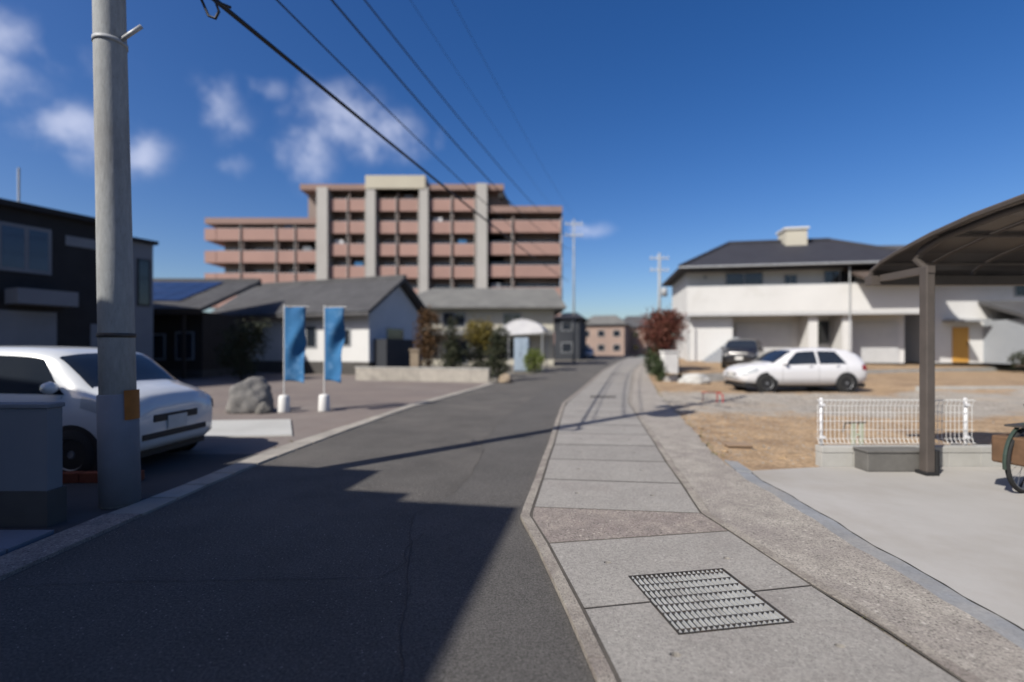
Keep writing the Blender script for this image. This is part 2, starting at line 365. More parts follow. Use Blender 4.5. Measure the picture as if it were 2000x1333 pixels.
# the ground sheet reaches the horizon; it is left open where the drain runs under the pavement
hole = [(lidL(y)-.02, y) for y in ys_all] + [(lidR(y)+.02, y) for y in reversed(ys_all)]
g = plate('ground', 'ground_far', [(-1500,-400),(1500,-400),(1500,3000),(-1500,3000)], [hole], z=-.035); tag(g, kind='structure')
ys_road = sorted(set([p[1] for p in ROAD_L] + ys_all + [-6]))
ys_road = [y for y in ys_road if -6 <= y <= 100]
road = strip('road', 'asphalt', roadL, lambda y: kerbL(max(y, -3))-.002, ys_road, 0.0); tag(road, kind='structure')
# newer asphalt lane with a ragged seam
SEAM = [(-.50,-2),(-.50,2.18),(-.62,2.9),(-.80,3.78),(-.87,4.35),(-.62,5.0),(-.46,5.8),(-.42,6.9),(-.46,7.7),(-.30,9.3),(-.02,11.2),(.35,13.2),(1.0,16.5),(2.2,21.0)]
seam = lambda y: interp(SEAM, y) + .010*math.sin(y*9.1) + .014*math.sin(y*3.7+1)
ys_s = list(np.arange(-2, 21, .11))
new = strip('asphalt_patch', 'asphalt_new', seam, lambda y: kerbL(y)-.004, ys_s, .004, road)
def crack(pts, w, name='crack'):
    mb = MB(); vs = []; fs = []
    P = []
    for a, b in zip(pts[:-1], pts[1:]):
        n = max(2, int(math.dist(a, b)/.06))
        for i in range(n): P.append((a[0]+(b[0]-a[0])*i/n, a[1]+(b[1]-a[1])*i/n))
    P.append(pts[-1])
    for i, p in enumerate(P):
        q0 = P[max(0, i-1)]; q1 = P[min(len(P)-1, i+1)]; dx, dy = q1[0]-q0[0], q1[1]-q0[1]; l = math.hypot(dx, dy) or 1
        jx = random.gauss(0, .007); ww = w*random.uniform(.35, 1.25)/2
        vs += [(p[0]-dy/l*(ww+jx), p[1]+dx/l*(ww+jx), .0075), (p[0]+dy/l*(ww-jx), p[1]-dx/l*(ww-jx), .0075)]
    for i in range(len(P)-1): fs.append((2*i, 2*i+1, 2*i+3, 2*i+2))
    return mb.add(vs, fs).build(name, 'crack', road)
crack([(seam(y)-.004, y) for y in np.arange(.5, 21, .35)], .007)
crack([(-3.2,3.05),(-2.4,3.12),(-1.5,3.14),(-.86,3.17)], .006)
crack([(-.86,3.17),(-.74,3.4),(-.80,3.62),(-.70,3.9)], .010)
crack([(-2.3,8.2),(-1.2,8.6),(-.3,8.75)], .008)

# gutter along the left side: concrete blocks with open joints
gut = strip('gutter', 'crack', lambda y: gutL(y)-.01, lambda y: roadL(y)-.003, list(np.arange(-3, 21.1, .5)), -.012); tag(gut, kind='structure')
y = 4.34; 
def gutter_block(y0, y1, m='gutter_concrete'):
    t = .009; h = .022 + random.uniform(-.004, .004)
    q = [(gutL(y0+t), y0+t), (roadL(y0+t)-.012, y0+t), (roadL(y1-t)-.012, y1-t), (gutL(y1-t), y1-t)]
    plate('gutter_block', m, q, z=h, depth=.05, parent=gut)
yy = 4.34
while yy < 20.7:
    gutter_block(yy, yy+.60 if yy > 8 else yy+.47); yy += .60 if yy > 8 else .47
yy = 4.34
while yy > -2.5:
    gutter_block(yy-1.4, yy, 'rough_concrete'); yy -= 1.4

# kerb between road and pavement: long cast pieces
kerb = empty('kerb', kind='structure')
ky = [-3,-1,.4,1.3,2.3,3.3,4.265,5.6,7.0,8.6,10.3,12.84]
while ky[-1] < 80: ky.append(ky[-1]+(2.0 if ky[-1] < 30 else 6))
for a, b in zip(ky[:-1], ky[1:]):
    t = .003; mids = [a+t] + [p[1] for p in LID_L if a+.05 < p[1] < b-.05] + [b-t]
    vs = [(kerbL(q), q) for q in mids] + [(lidL(q)-.016, q) for q in reversed(mids)]
    plate('kerb_stone', 'kerb_concrete', vs[::-1], z=.036, depth=.08, parent=kerb)

# pavement of drain lids over the channel
pav = strip('pavement', 'pit', lambda y: lidL(y)-.02, lambda y: lidR(y)+.02, ys_all, -.42); tag(pav, kind='structure')
pw = MB()
for fn, s in ((lambda y: lidL(y)-.015, 1), (lambda y: lidR(y)+.015, -1)):
    vs = []; fs = []
    for q in ys_all: vs += [(fn(q), q, -.42), (fn(q), q, .004)]
    for i in range(len(ys_all)-1): fs.append((2*i, 2*i+2, 2*i+3, 2*i+1))
    pw.add(vs, fs)
pw.build('channel_wall', 'pit', pav)
ZL = .030
HOLES = []
def ring(cx, cy, r, n=12, e=1.0):
    HOLES.append((cx, cy)); return [(cx+r*math.cos(2*math.pi*i/n), cy+r*e*math.sin(2*math.pi*i/n)) for i in range(n)]
def lid(yl0, yr0, yl1, yr1, holes=(), notch=None, m='lid_concrete', outline=None):
    g = .011
    L0 = Vector((lidL(yl0)+.008, yl0)); R0 = Vector((lidR(yr0)-.008, yr0)); L1 = Vector((lidL(yl1)+.008, yl1)); R1 = Vector((lidR(yr1)-.008, yr1))
    dl = (L1-L0).normalized()*g; dr = (R1-R0).normalized()*g
    o = outline or [L0+dl, R0+dr, R1-dr, L1-dl]
    return plate('paving_slab', m, [tuple(p) for p in o], holes, ZL + random.uniform(-.003, 0), .10, pav)
# near pair of lids with the grate set across their joint
GC = Vector((1.132, 2.872)); GA = R(9.6); GW, GD = .665, .645
gx = Vector((math.cos(GA), math.sin(GA))); gy = Vector((-math.sin(GA), math.cos(GA)))
def gp(u, v): return GC + gx*u + gy*v
J0l, J0r = Vector((.402, 2.745)), Vector((1.850, 3.012))
hw, hd = GW/2+.004, GD/2+.004
def on_joint(u):      # where the joint meets the grate's side
    a = gp(u, -1); b = gp(u, 1); d = b-a; e = J0r-J0l
    den = d.x*e.y-d.y*e.x; t = ((J0l.x-a.x)*e.y-(J0l.y-a.y)*e.x)/den
    return a+d*t
ja, jb = on_joint(-hw), on_joint(hw); gap = Vector((0, .007))
holes_far = [ring(.655, 3.335, .026, 12, .75), ring(1.50, 3.40, .024, 12, .75)]
top_l, top_r = Vector((lidL(3.655)+.006, 3.655)), Vector((lidR(3.90)-.006, 3.90))
plate('paving_slab', 'lid_concrete', [tuple(p) for p in (J0l+gap, ja+gap, gp(-hw, hd), gp(hw, hd), jb+gap, J0r+gap, top_r, top_l)], holes_far, ZL, .10, pav)
bl, br = Vector((lidL(1.86)+.006, 1.86)), Vector((lidR(2.1)-.006, 2.1))
holes_near = [ring(.785, 2.336, .028, 12, .75), ring(1.62, 2.405, .026, 12, .75)]
plate('paving_slab', 'lid_concrete', [tuple(p) for p in (bl, br, J0r-gap, jb-gap, gp(hw, -hd), gp(-hw, -hd), ja-gap, J0l-gap)], holes_near, ZL-.002, .10, pav)
for k in range(4):
    lid(1.85-.93*(k+1), 2.09-.93*(k+1), 1.85-.93*k, 2.09-.93*k)
# wedge of rough concrete where the run of lids bends
plate('paving_slab', 'rough_concrete', [(lidL(3.665)+.006,3.665),(lidR(3.915)-.006,3.915),(lidR(4.32)-.006,4.32),(lidL(4.49)+.006,4.49),(lidL(4.25)+.006,4.25)], [], ZL, .10, pav)
joints = [(4.5,4.33),(5.46,5.28),(6.45,6.28),(7.42,7.30)]
while joints[-1][0] < 78:
    yl, yr = joints[-1]; nl = yl + .985
    sl = (lidL(nl+.5)-lidL(nl-.5)); nr = nl - sl*(lidR(nl)-lidL(nl))*.85
    joints.append((nl, max(nr, yr+.5)))
GR2 = (2.63, 14.55, R(-8)); GR3 = (5.95, 27.2, R(-13))
for i, (a, b) in enumerate(zip(joints[:-1], joints[1:])):
    hs = []
    if i < 9:
        for f in (.26, .76):
            yl, yr = (a[0]+b[0])/2, (a[1]+b[1])/2; ym = yl+(yr-yl)*f + random.uniform(-.03, .03); x = lidL(yl)+(lidR(yr)-lidL(yl))*f
            if i < 1: pass
            hs.append(ring(x, ym, .027, 10, .8))
    for gc in (GR2, GR3):
        if a[0] < gc[1]+.1 < b[0]:
            c, s_ = math.cos(gc[2]), math.sin(gc[2])
            ym = (a[0]+b[0]+a[1]+b[1])/4; gc_pos = ((lidL(ym)+lidR(ym))/2+.05, ym)
            hs = [[(gc_pos[0]+u*c-v*s_, gc_pos[1]+u*s_+v*c) for u, v in ((-.374,-.274),(.374,-.274),(.374,.274),(-.374,.274))]]
            if gc is GR2: GP2 = gc_pos
            else: GP3 = gc_pos
    lid(a[0], a[1], b[0], b[1], hs)

# packed dirt in the joints, plus dark discs for the shade in the hand holes
jd = MB()
def jq(a, b, c, d, z=ZL+.0012): jd.add([(a[0],a[1],z),(b[0],b[1],z),(c[0],c[1],z),(d[0],d[1],z)], [(0,1,2,3)])
for yl, yr in joints[1:30]:
    w_ = .009; jq((lidL(yl), yl-w_), (lidR(yr), yr-w_), (lidR(yr), yr+w_), (lidL(yl), yl+w_))
jq((J0l.x, J0l.y-.004), (ja.x, ja.y-.004), (ja.x, ja.y+.004), (J0l.x, J0l.y+.004)); jq((jb.x, jb.y-.004), (J0r.x, J0r.y-.004), (J0r.x, J0r.y+.004), (jb.x, jb.y+.004))
for (l0, r0) in ((3.66,3.908),(4.495,4.325)): jq((lidL(l0), l0-.008), (lidR(r0), r0-.008), (lidR(r0), r0+.008), (lidL(l0), l0+.008))
yf = list(np.arange(-2.5, 40, .12))
for a_, b_ in zip(yf[:-1], yf[1:]):
    jq((lidL(a_)-.0155, a_), (lidL(a_)+.0075, a_), (lidL(b_)+.0075, b_), (lidL(b_)-.0155, b_))
    jq((lidR(a_)-.0075, a_), (lidR(a_)+.012, a_), (lidR(b_)+.012, b_), (lidR(b_)-.0075, b_))
for hx, hy in HOLES: jd.add([(hx+.03*math.cos(q*math.pi/5), hy+.03*math.sin(q*math.pi/5), ZL-.035) for q in range(10)], [tuple(range(10))])  # dark disc in each hand hole stands in for the shade inside
tag(jd.build('joint_dirt_hole_shade', 'joint_dirt_hole_shade', pav), kind='stuff')

# right-hand kerb strip, worn concrete strip, blue-grey edge, apron
strip('edge_kerb', 'kerb_concrete', lambda y: lidR(y)+.013+.004*math.sin(y*5.1), lambda y: lidR(y)+.085+.004*math.sin(y*7), sorted(set(ys_all+list(np.arange(-3,14,.15)))), .034, thick=.08)['kind'] = 'structure'
strip('concrete_verge', 'strip_concrete', lambda y: lidR(y)+.094+.004*math.sin(y*7), edgeR, sorted(set([q for q in ys_all if q < 53]+list(np.arange(-3,14,.15)))), .026, thick=.06)['kind'] = 'structure'
strip('edge_strip', 'blue_strip', lambda y: edgeR(y)+.004, lambda y: edgeR(y)+.17, [q for q in np.arange(-3, 5.95, .15)], .014, thick=.05)['kind'] = 'structure'
ap = plate('apron', 'apron_concrete', [(edgeR(-3)+.171,-3),(14,-3),(14,6.05),(3.84,6.05),(2.87,5.86)]+[(edgeR(q)+.171, q) for q in np.arange(5.6,-3,-.15)], [], .020); tag(ap, kind='structure')
plate('steel_plate', 'blue_strip', [(2.70,5.86),(2.86,5.80),(2.92,6.30),(2.78,6.38)], [], .03, .02); tag(bpy.data.objects['steel_plate'], 'small blue-grey plate between the worn concrete verge and the sandy soil', 'plate')

# bare soil of the building plot with a gravel drive across it
def soil_z(x, y):
    z = .004 + .05*mnoise.noise(Vector((x*.55, y*.55, 2.3))) + .03*mnoise.noise(Vector((x*1.9, y*1.9, 7))) + .026*mnoise.noise(Vector((x*5, y*5, 3))) + .016*mnoise.noise(Vector((x*11, y*11, 5)))
    d = min(1, max(0, (x-edgeR(y)-.05)/.5)); e = min(1, max(0, (y-6.15)/.5)) if x < 4 else 1
    z = .012 + z*min(d, e)
    if y > 13.5 and x > 12.2: z += .16*min(1, (y-13.5)/2)*min(1, (x-12.2)/1.5)
    return z
def soil_mesh():
    V = []; F = []
    ys = list(np.arange(5.9, 11, .08)) + list(np.arange(11, 16.6, .15)) + list(np.arange(16.6, 27.5, .4))
    us = list(np.concatenate([np.linspace(0, .22, 64), np.linspace(.23, 1, 70)]))
    for y in ys:
        x0 = edgeR(y)+.004 + (.02*math.sin(y*7)+.02*math.sin(y*17)) * (0 if y < 6.7 else 1) 
        for u in us:
            x = x0 + u*26
            yq = y
            if y < 6.3: yq = max(y, 6.12) if x > 3.8 else max(y, 5.88+ .16*min(1, max(0, (x-2.86))))
            V.append((x, yq, soil_z(x, yq)))
    n = len(us)
    for j in range(len(ys)-1):
        for i in range(n-1): F.append((j*n+i, j*n+i+1, (j+1)*n+i+1, (j+1)*n+i))
    me = bpy.data.meshes.new('soil'); me.from_pydata(V, [], F)
    # soil with gravel worn across it in a band (the drive) - mixed by a ragged mask in world space
    m = bpy.data.materials.new('soil_gravel'); m.use_nodes = True; nt = m.node_tree; N = nt.nodes; L = nt.links
    N.clear(); out = N.new('ShaderNodeOutputMaterial'); mix = N.new('ShaderNodeMixShader'); L.new(mix.outputs[0], out.inputs[0])
    def grp(src, tag_):
        mp = {}
        for nd in src.node_tree.nodes:
            if nd.type == 'OUTPUT_MATERIAL': continue
            q = N.new(nd.bl_idname); mp[nd.name] = q
            for at in ('operation','data_type','interpolation_type'):
                if hasattr(nd, at):
                    try: setattr(q, at, getattr(nd, at))
                    except Exception: pass
            for i, s in enumerate(nd.inputs):
                if hasattr(s, 'default_value'):
                    try: q.inputs[i].default_value = s.default_value
                    except Exception: pass
        for l in src.node_tree.links:
            if l.to_node.type == 'OUTPUT_MATERIAL': continue
            a = mp[l.from_node.name]; b = mp[l.to_node.name]
            L.new(a.outputs[[s.identifier for s in l.from_node.outputs].index(l.from_socket.identifier)], b.inputs[[s.identifier for s in l.to_node.inputs].index(l.to_socket.identifier)])
        return mp['Principled BSDF'].outputs[0]
    L.new(grp(MATS['soil'], 's'), mix.inputs[1]); L.new(grp(MATS['gravel'], 'g'), mix.inputs[2])
    geo = N.new('ShaderNodeNewGeometry'); sp = N.new('ShaderNodeSeparateXYZ'); L.new(geo.outputs['Position'], sp.inputs[0])
    nz = N.new('ShaderNodeTexNoise'); nz.inputs['Scale'].default_value = .9; nz.inputs['Detail'].default_value = 9; nz.inputs['Roughness'].default_value = .7; L.new(geo.outputs['Position'], nz.inputs['Vector'])
    def M(op, a, b):
        n = N.new('ShaderNodeMath'); n.operation = op
        for i, v in enumerate((a, b)):
            if isinstance(v, (int, float)): n.inputs[i].default_value = v
            else: L.new(v, n.inputs[i])
        return n.outputs[0]
    # band centre y = 13.2 (drifts nearer to the right), half width about 2.6 m
    yc = M('ADD', sp.outputs[1], M('MULTIPLY', M('SUBTRACT', sp.outputs[0], 5.0), .10))
    d = M('ABSOLUTE', M('SUBTRACT', yc, 13.6), 0)
    k = M('ADD', M('SUBTRACT', 2.6, d), M('MULTIPLY', M('SUBTRACT', nz.outputs[0], .5), 6.0))
    r = N.new('ShaderNodeMapRange'); r.inputs[1].default_value = -.35; r.inputs[2].default_value = .5; L.new(k, r.inputs[0]); L.new(r.outputs[0], mix.inputs[0])
    me.materials.append(m)
    return tag(link('soil_plot', me, None, None, True), kind='structure')
soil_mesh()
def stones():
    g2 = np.random.default_rng(5); V = []; F = []
    base = [(1,0,0),(-1,0,0),(0,1,0),(0,-1,0),(0,0,1),(0,0,-.5)]
    fs = [(0,2,4),(2,1,4),(1,3,4),(3,0,4),(2,0,5),(1,2,5),(3,1,5),(0,3,5)]
    for k in range(5200):
        if k < 3600:
            y = g2.normal(12.9, 1.7); y = min(max(y, 6.4), 20); x = edgeR(y)+.1+g2.random()**1.2*9; r = g2.uniform(.010, .028)
        else:
            y = g2.uniform(6.2, 11.5); x = edgeR(y)+.06+g2.random()**1.4*5; r = g2.uniform(.006, .022)
        if y < 6.35 and x > 3.7: continue
        z = soil_z(x, y); a = g2.uniform(0, 6.28); c, s = math.cos(a), math.sin(a); q = len(V); e = g2.uniform(.6, 1.3); h = g2.uniform(.4, .9)
        for bx, by, bz in base:
            px, py = bx*r*e*g2.uniform(.8,1.2), by*r*g2.uniform(.8,1.2); V.append((x+px*c-py*s, y+px*s+py*c, z+bz*r*h))
        F += [(a_+q, b_+q, c_+q) for a_, b_, c_ in fs]
    me = bpy.data.meshes.new('stones'); me.from_pydata(V, [], F); return tag(link('gravel_stones', me, 'pebble'), 'scattered loose gravel stones on the bare building plot', 'gravel', kind='stuff')
stones()

# left-hand surfaces
tag(plate('parking_lot', 'lot_paving', [(gutL(q)-.012, q) for q in np.arange(6.9, 21.0, .5)] + [(-1.0,21.0),(-7.2,22.7),(-8,27),(-30,36),(-40,20),(-9.5,6.9)], [], -.006), kind='structure')
tag(plate('driveway', 'driveway_dark', [(gutL(-3)-.012,-3)]+[(gutL(q)-.012, q) for q in np.arange(-2.5, 6.9, .5)] + [(gutL(6.89)-.012,6.89),(-9.6,6.89),(-30,14),(-30,-3)], [], -.004), kind='structure')
tag(plate('concrete_pad', 'pad_concrete', [(-3.75,8.3),(-6.3,8.05),(-6.6,9.9),(-4.6,10.1)], [], .02, .03), kind='structure')
sl = plate('entrance_slab', 'slate_slab', [(-6.5,1.2),(-3.69,1.2),(-3.69,3.55),(-6.5,3.55)], [], .03, .05); tag(sl, kind='structure')
plate('entrance_slab_strip', 'slate_slab', [(-6.5,3.56),(-3.69,3.56),(-3.70,3.93),(-6.5,3.93)], [], .03, .05, parent=sl)

# raised house plots on the right behind the block wall, with a low retaining wall along the pavement
def plots():
    V = []; F = []
    a = Vector((7.3,21.2)); d = Vector((23,8)).normalized(); nn = Vector((-d.y, d.x))
    ts = list(np.linspace(-4, 70, 60)); ds = [.07,1.5,3.5,6,9,13,18,26,36,50,66]
    for q in ds:
        z = .36+.42*min(1, q/8)
        for t in ts:
            p = a+d*t+nn*q; V.append((max(p.x, edgeR(p.y)+.62), p.y, z))
    n = len(ts)
    for j in range(len(ds)-1):
        for i in range(n-1): k = j*n+i; F.append((k, k+1, k+n+1, k+n))
    me = bpy.data.meshes.new('plots'); me.from_pydata(V, [], F); tag(link('house_plot', me, 'soil'), kind='structure')
    rw = empty('retaining_wall', (0,0,0), 0, 'low concrete retaining wall along the far stretch of pavement', 'wall')
    yq = 22.6
    while yq < 80:
        y2 = yq+2.4; x1, x2 = edgeR(yq)+.52, edgeR(y2-.02)+.52
        plate('wall_panel', 'block_concrete', [(x1,yq),(x1+.14,yq),(x2+.14,y2-.02),(x2,y2-.02)], [], .80 if yq > 30 else .60, .9, rw); yq = y2
plots()

# ================================================================== DRAIN GRATES
def grate(loc, rz, w, d, nb, nc, label):
    t = empty('drain_grate', loc, rz, label, 'grate', 'steel grates in the pavement')
    f = MB(); e = .007
    f.box(-w/2, w/2, -d/2, -d/2+e, -.06, 0); f.box(-w/2, w/2, d/2-e, d/2, -.06, 0); f.box(-w/2, -w/2+e, -d/2+e, d/2-e, -.06, 0); f.box(w/2-e, w/2, -d/2+e, d/2-e, -.06, 0)
    f.build('frame', 'dark_steel', t)
    me = None
    for i in range(nb):
        x = -w/2 + e + (w-2*e)*(i+.5)/nb
        if me is None:
            o = box('bar', 'galvanised', t, -.003, .003, -d/2+e, d/2-e, -.0235, -.003); me = o.data
        else: o = link('bar', me, None, t)
        o.location.x = x
    me = None
    for i in range(nc):
        y = -d/2 + d*(i+.5)/nc
        if me is None:
            o = MB().cyl((-w/2+e,0,-.006), (w/2-e,0,-.006), .0045, n=6).build('cross_rod', 'dark_steel', t); me = o.data
        else: o = link('cross_rod', me, None, t)
        o.location.y = y
    return t
grate((GC.x, GC.y, ZL+.002), GA, GW, GD, 20, 8, 'large square steel drain grate in the nearest pavement slabs')
grate((GP2[0], GP2[1], ZL+.001), GR2[2], .74, .54, 16, 5, 'second steel drain grate, beyond the pole shadow on the pavement')
grate((GP3[0], GP3[1], ZL+.001), GR3[2], .74, .54, 12, 3, 'farthest small steel drain grate, where the pavement narrows away')

# ================================================================== UTILITY POLE (left) AND CABLES
PX, PY = -3.76, 4.67
LEAN = Vector((-.022, 0, 1))
def pole_big():
    t = empty('utility_pole', (PX, PY, 0), 0, 'tall grey concrete utility pole beside the white car at left', 'utility pole')
    P = lambda z: LEAN*z
    MB().tube([P(0), P(2.5), P(5), P(9), P(13)], [.150,.138,.127,.112,.098], 28).build('shaft', 'pole_concrete', t, True)
    MB().tube([P(.02), P(1.05), P(1.06)], [.163,.160,.150], 28).build('base_sleeve', 'slate_slab', t, True)
    # marker plate wrapped round the side facing the road
    vs = []; fs = []; n = 10
    for i in range(n+1):
        a = R(-36) + R(60)*i/n
        for z in (.82, 1.10): vs.append((.170*math.cos(a)-.022*z, .170*math.sin(a), z+.0))
    for i in range(n): fs.append((2*i, 2*i+2, 2*i+3, 2*i+1))
    MB().add(vs, fs).build('marker_plate', 'hazard_orange', t, True)
    for z, m in ((1.62,'dark_steel'),(4.42,'frame_grey')):
        p = P(z); r = .155-.0048*z
        MB().lathe([(r-.005,-.02),(r+.004,-.02),(r+.004,.02),(r-.005,.02)], tuple(p), n=28).build('band', m, t, True)
    # climbing step, seen against the sky
    p = P(4.43); MB().cyl(p+Vector((.10,-.02,0)), p+Vector((.33,-.04,.13)), .020, n=10).build('step_bolt', 'galvanised', t, True)
    p = P(3.98); MB().cyl(p+Vector((-.13,.06,0)), p+Vector((-.24,.22,.02)), .012, n=8).build('step_bolt', 'galvanised', t, True)
    for z in (5.6,6.0,6.4,6.8,7.2):
        p = P(z); s = 1 if int(z*10) % 8 == 0 else -1
        MB().cyl(p+Vector((s*.12,0,0)), p+Vector((s*.34,0,.02)), .012, n=8).build('step_bolt', 'galvanised', t)
    # bracket for the low cable
    p = P(5.12); MB().box(p.x+.05, p.x+.70, p.y+.10, p.y+.16, 5.09, 5.15).build('bracket', 'galvanised', t)
    # transformer, arms and switchgear higher up (their shadow falls on the plot)
    tr = MB().lathe([(.0,0),(.30,0),(.32,.04),(.32,.78),(.30,.82),(.12,.86),(0,.86)], (.48,.05,7.7), n=20).build('transformer', 'frame_grey', t, True)
    for dx in (-.15,.15): MB().lathe([(.05,0),(.065,.03),(.05,.06),(.065,.09),(.04,.14),(0,.15)], (.48+dx,.05,8.5), n=10).build('bushing', 'white_paint', tr)
    for z, a, hl in ((8.35, 35, .85), (10.3, -55, 1.0), (11.6, -55, 1.0)):
        c, s = math.cos(R(a)), math.sin(R(a)); p = P(z)
        arm = MB().tube([p+Vector((-c*hl,-s*hl,0)), p+Vector((c*hl,s*hl,0))], .045, 4).build('cross_arm', 'galvanised', t)
        for k in (-.9, -.3, .5, .95):
            q = p+Vector((c*hl*k, s*hl*k, .03)); MB().lathe([(.03,0),(.05,.04),(.03,.07),(.05,.11),(.025,.16),(0,.17)], tuple(q), n=8).build('insulator', 'white_paint', arm)
    p = P(10.0); MB().box(p.x-.62, p.x-.2, p.y-.15, p.y+.15, 9.6, 10.05).build('switch_box', 'frame_grey', t)
    return t
pole_big()
P2 = (6.1, 48.0)
def far_pole(loc, h, label, arms=True, r=.17):
    t = empty('utility_pole', (*loc, 0), 0, label, 'utility pole', 'utility poles down the road')
    MB().cyl((0,0,0), (0,0,h), r, r*.62, 14).build('shaft', 'pole_concrete', t, True)
    for z, hl in ((h-.5, .9), (h-1.6, .9)):
        arm = MB().box(-hl, hl, -.05, .05, z-.05, z+.05).build('cross_arm', 'galvanised', t)
        for k in (-.8, -.3, .4, .85): MB().cyl((hl*k,0,z+.05), (hl*k,0,z+.25), .05, .03, 8).build('insulator', 'white_paint', arm)
    if r > .15: MB().lathe([(0,0),(.28,0),(.28,.75),(0,.8)], (.45,0,h-4), n=12).build('transformer', 'frame_grey', t, True)
    return t
far_pole(P2, 14.2, 'distant concrete utility pole at the right end of the pink apartment block', r=.11)
far_pole((13.7,45.2), 10.3, 'grey utility pole behind the red-leaved bush')
def cable(a, b, sag, r, label, n=40, extra=None):
    a = Vector(a); b = Vector(b); pts = []
    for i in range(n+1):
        t = (i/n)**1.6; p = a.lerp(b, t); p.z -= sag*4*t*(1-t); pts.append(p)
    t = empty('overhead_cable', tuple(a), 0, label, 'cable', 'overhead cables')
    MB().tube([p-a for p in pts], r, 6).build('line', 'cable_black', t, True)
    if extra is not None:
        q = [p for p in pts if p.y >= extra][0]-a
        MB().tube([q+Vector((0,-.18,-.12)), q+Vector((0,.18,-.14))], .12, 8).build('splice_box', 'plastic_black', t)
    return t
lo = cable((-3.17,4.80,5.13), (5.6,48,8.1), .22, .026, 'thick black cable leaving the near pole at the top left')
MB().tube([Vector((.02,.05,-.02)),Vector((.05,.10,-.14)),Vector((.10,.12,-.27)),Vector((.17,.12,-.30)),Vector((.20,.13,-.22)),Vector((.15,.15,-.10)),Vector((.22,.3,-.06))], .014, 6).build('slack_loop', 'cable_black', lo, True)
MB().tube([Vector((-.02,-.02,-.01)),Vector((.10,.16,-.03))], .05, 8).build('clamp', 'dark_steel', lo)
cable((-3.9,4.7,6.5), (5.7,48,9.6), .75, .013, 'thin black cable just above the thick one, crossing the clouds')
cable((-3.95,4.7,7.5), (5.9,48,11.2), 1.0, .018, 'black cable with a dark splice box above the apartment roof', extra=19.0)
cable((-4.0,4.8,8.2), (6.1,48,12.2), .8, .015, 'black cable passing just right of the splice box')
cable((-4.4,5.4,10.45), (5.4,48,13.8), .6, .006, 'faint overhead wire high in the blue sky, left of its pair')
cable((-3.6,4.3,10.45), (6.6,48,13.8), .6, .006, 'faint overhead wire at the right of the whole bundle')

# ================================================================== NEIGHBOURING HOUSE (behind the camera, casts the big shadow)
def corner_from_shadow(x, y, h):
    k = h*COT; return (x-k*math.cos(AZ), y-k*math.sin(AZ))
def near_house():
    rz = R(-10.0)
    t = empty('neighbour_house', (-6.0, -.8, 0), rz, 'grey two-storey house behind the camera whose shadow covers the road', 'house')
    c, s = math.cos(-rz), math.sin(-rz)
    def loc(p): x, y = p[0]+6.0, p[1]+.8; return (x*c-y*s, x*s+y*c)
    for (sx, sy, h, w, d) in ((.07,4.57,7.0,9,15),(-1.05,5.02,6.3,8,3),(-1.60,5.95,5.6,9,4)):
        x, y = loc(corner_from_shadow(sx, sy, h))
        box('wing', 'grey_render', t, x-w, x-.3, y-d, y-.3, 0, h-.14)
        rf = box('roof', 'roof_grey', t, x-w-.2, x, y-d-.2, y, h-.139, h)
        for k in range(2):
            w0 = y-1.6-k*1.4
            if d > 3.5 or k == 0:
                f = box('window', 'frame_grey', t, x-.305, x-.27, w0-1, w0, h-2.6, h-1.5); box('pane', 'glass_dark', f, x-.275, x-.262, w0-.93, w0-.07, h-2.53, h-1.57)
near_house()

# ================================================================== LEFT FOREGROUND
gw = empty('gate_wall', (-3.9, 4.08, 0), 0, 'pale rendered garden wall end with dark base at the left edge', 'wall')
box('wall_face', 'pale_siding', gw, -2.6, 0, 0, .14, .30, .99)
box('plinth', 'plinth', gw, -2.62, .02, -.02, .16, -.03, .30)
box('coping', 'pale_siding', gw, -2.62, .015, -.015, .155, .992, 1.03, bevel=.008)
be = empty('brick_edging', (-5.35, 5.35, 0), R(5), 'low row of red bricks on the ground behind the wall', 'edging')
me = None
for k in range(7):
    if me is None: o = box('brick', 'brick_red', be, 0, .2, 0, .1, 0, .11, bevel=.006); me = o.data
    else: o = link('brick', me, None, be); m_ = o.modifiers.new('bevel','BEVEL'); m_.width=.006; m_.segments=2
    o.location.x = -.3+k*.212; o.rotation_euler.z = random.uniform(-.04,.04)

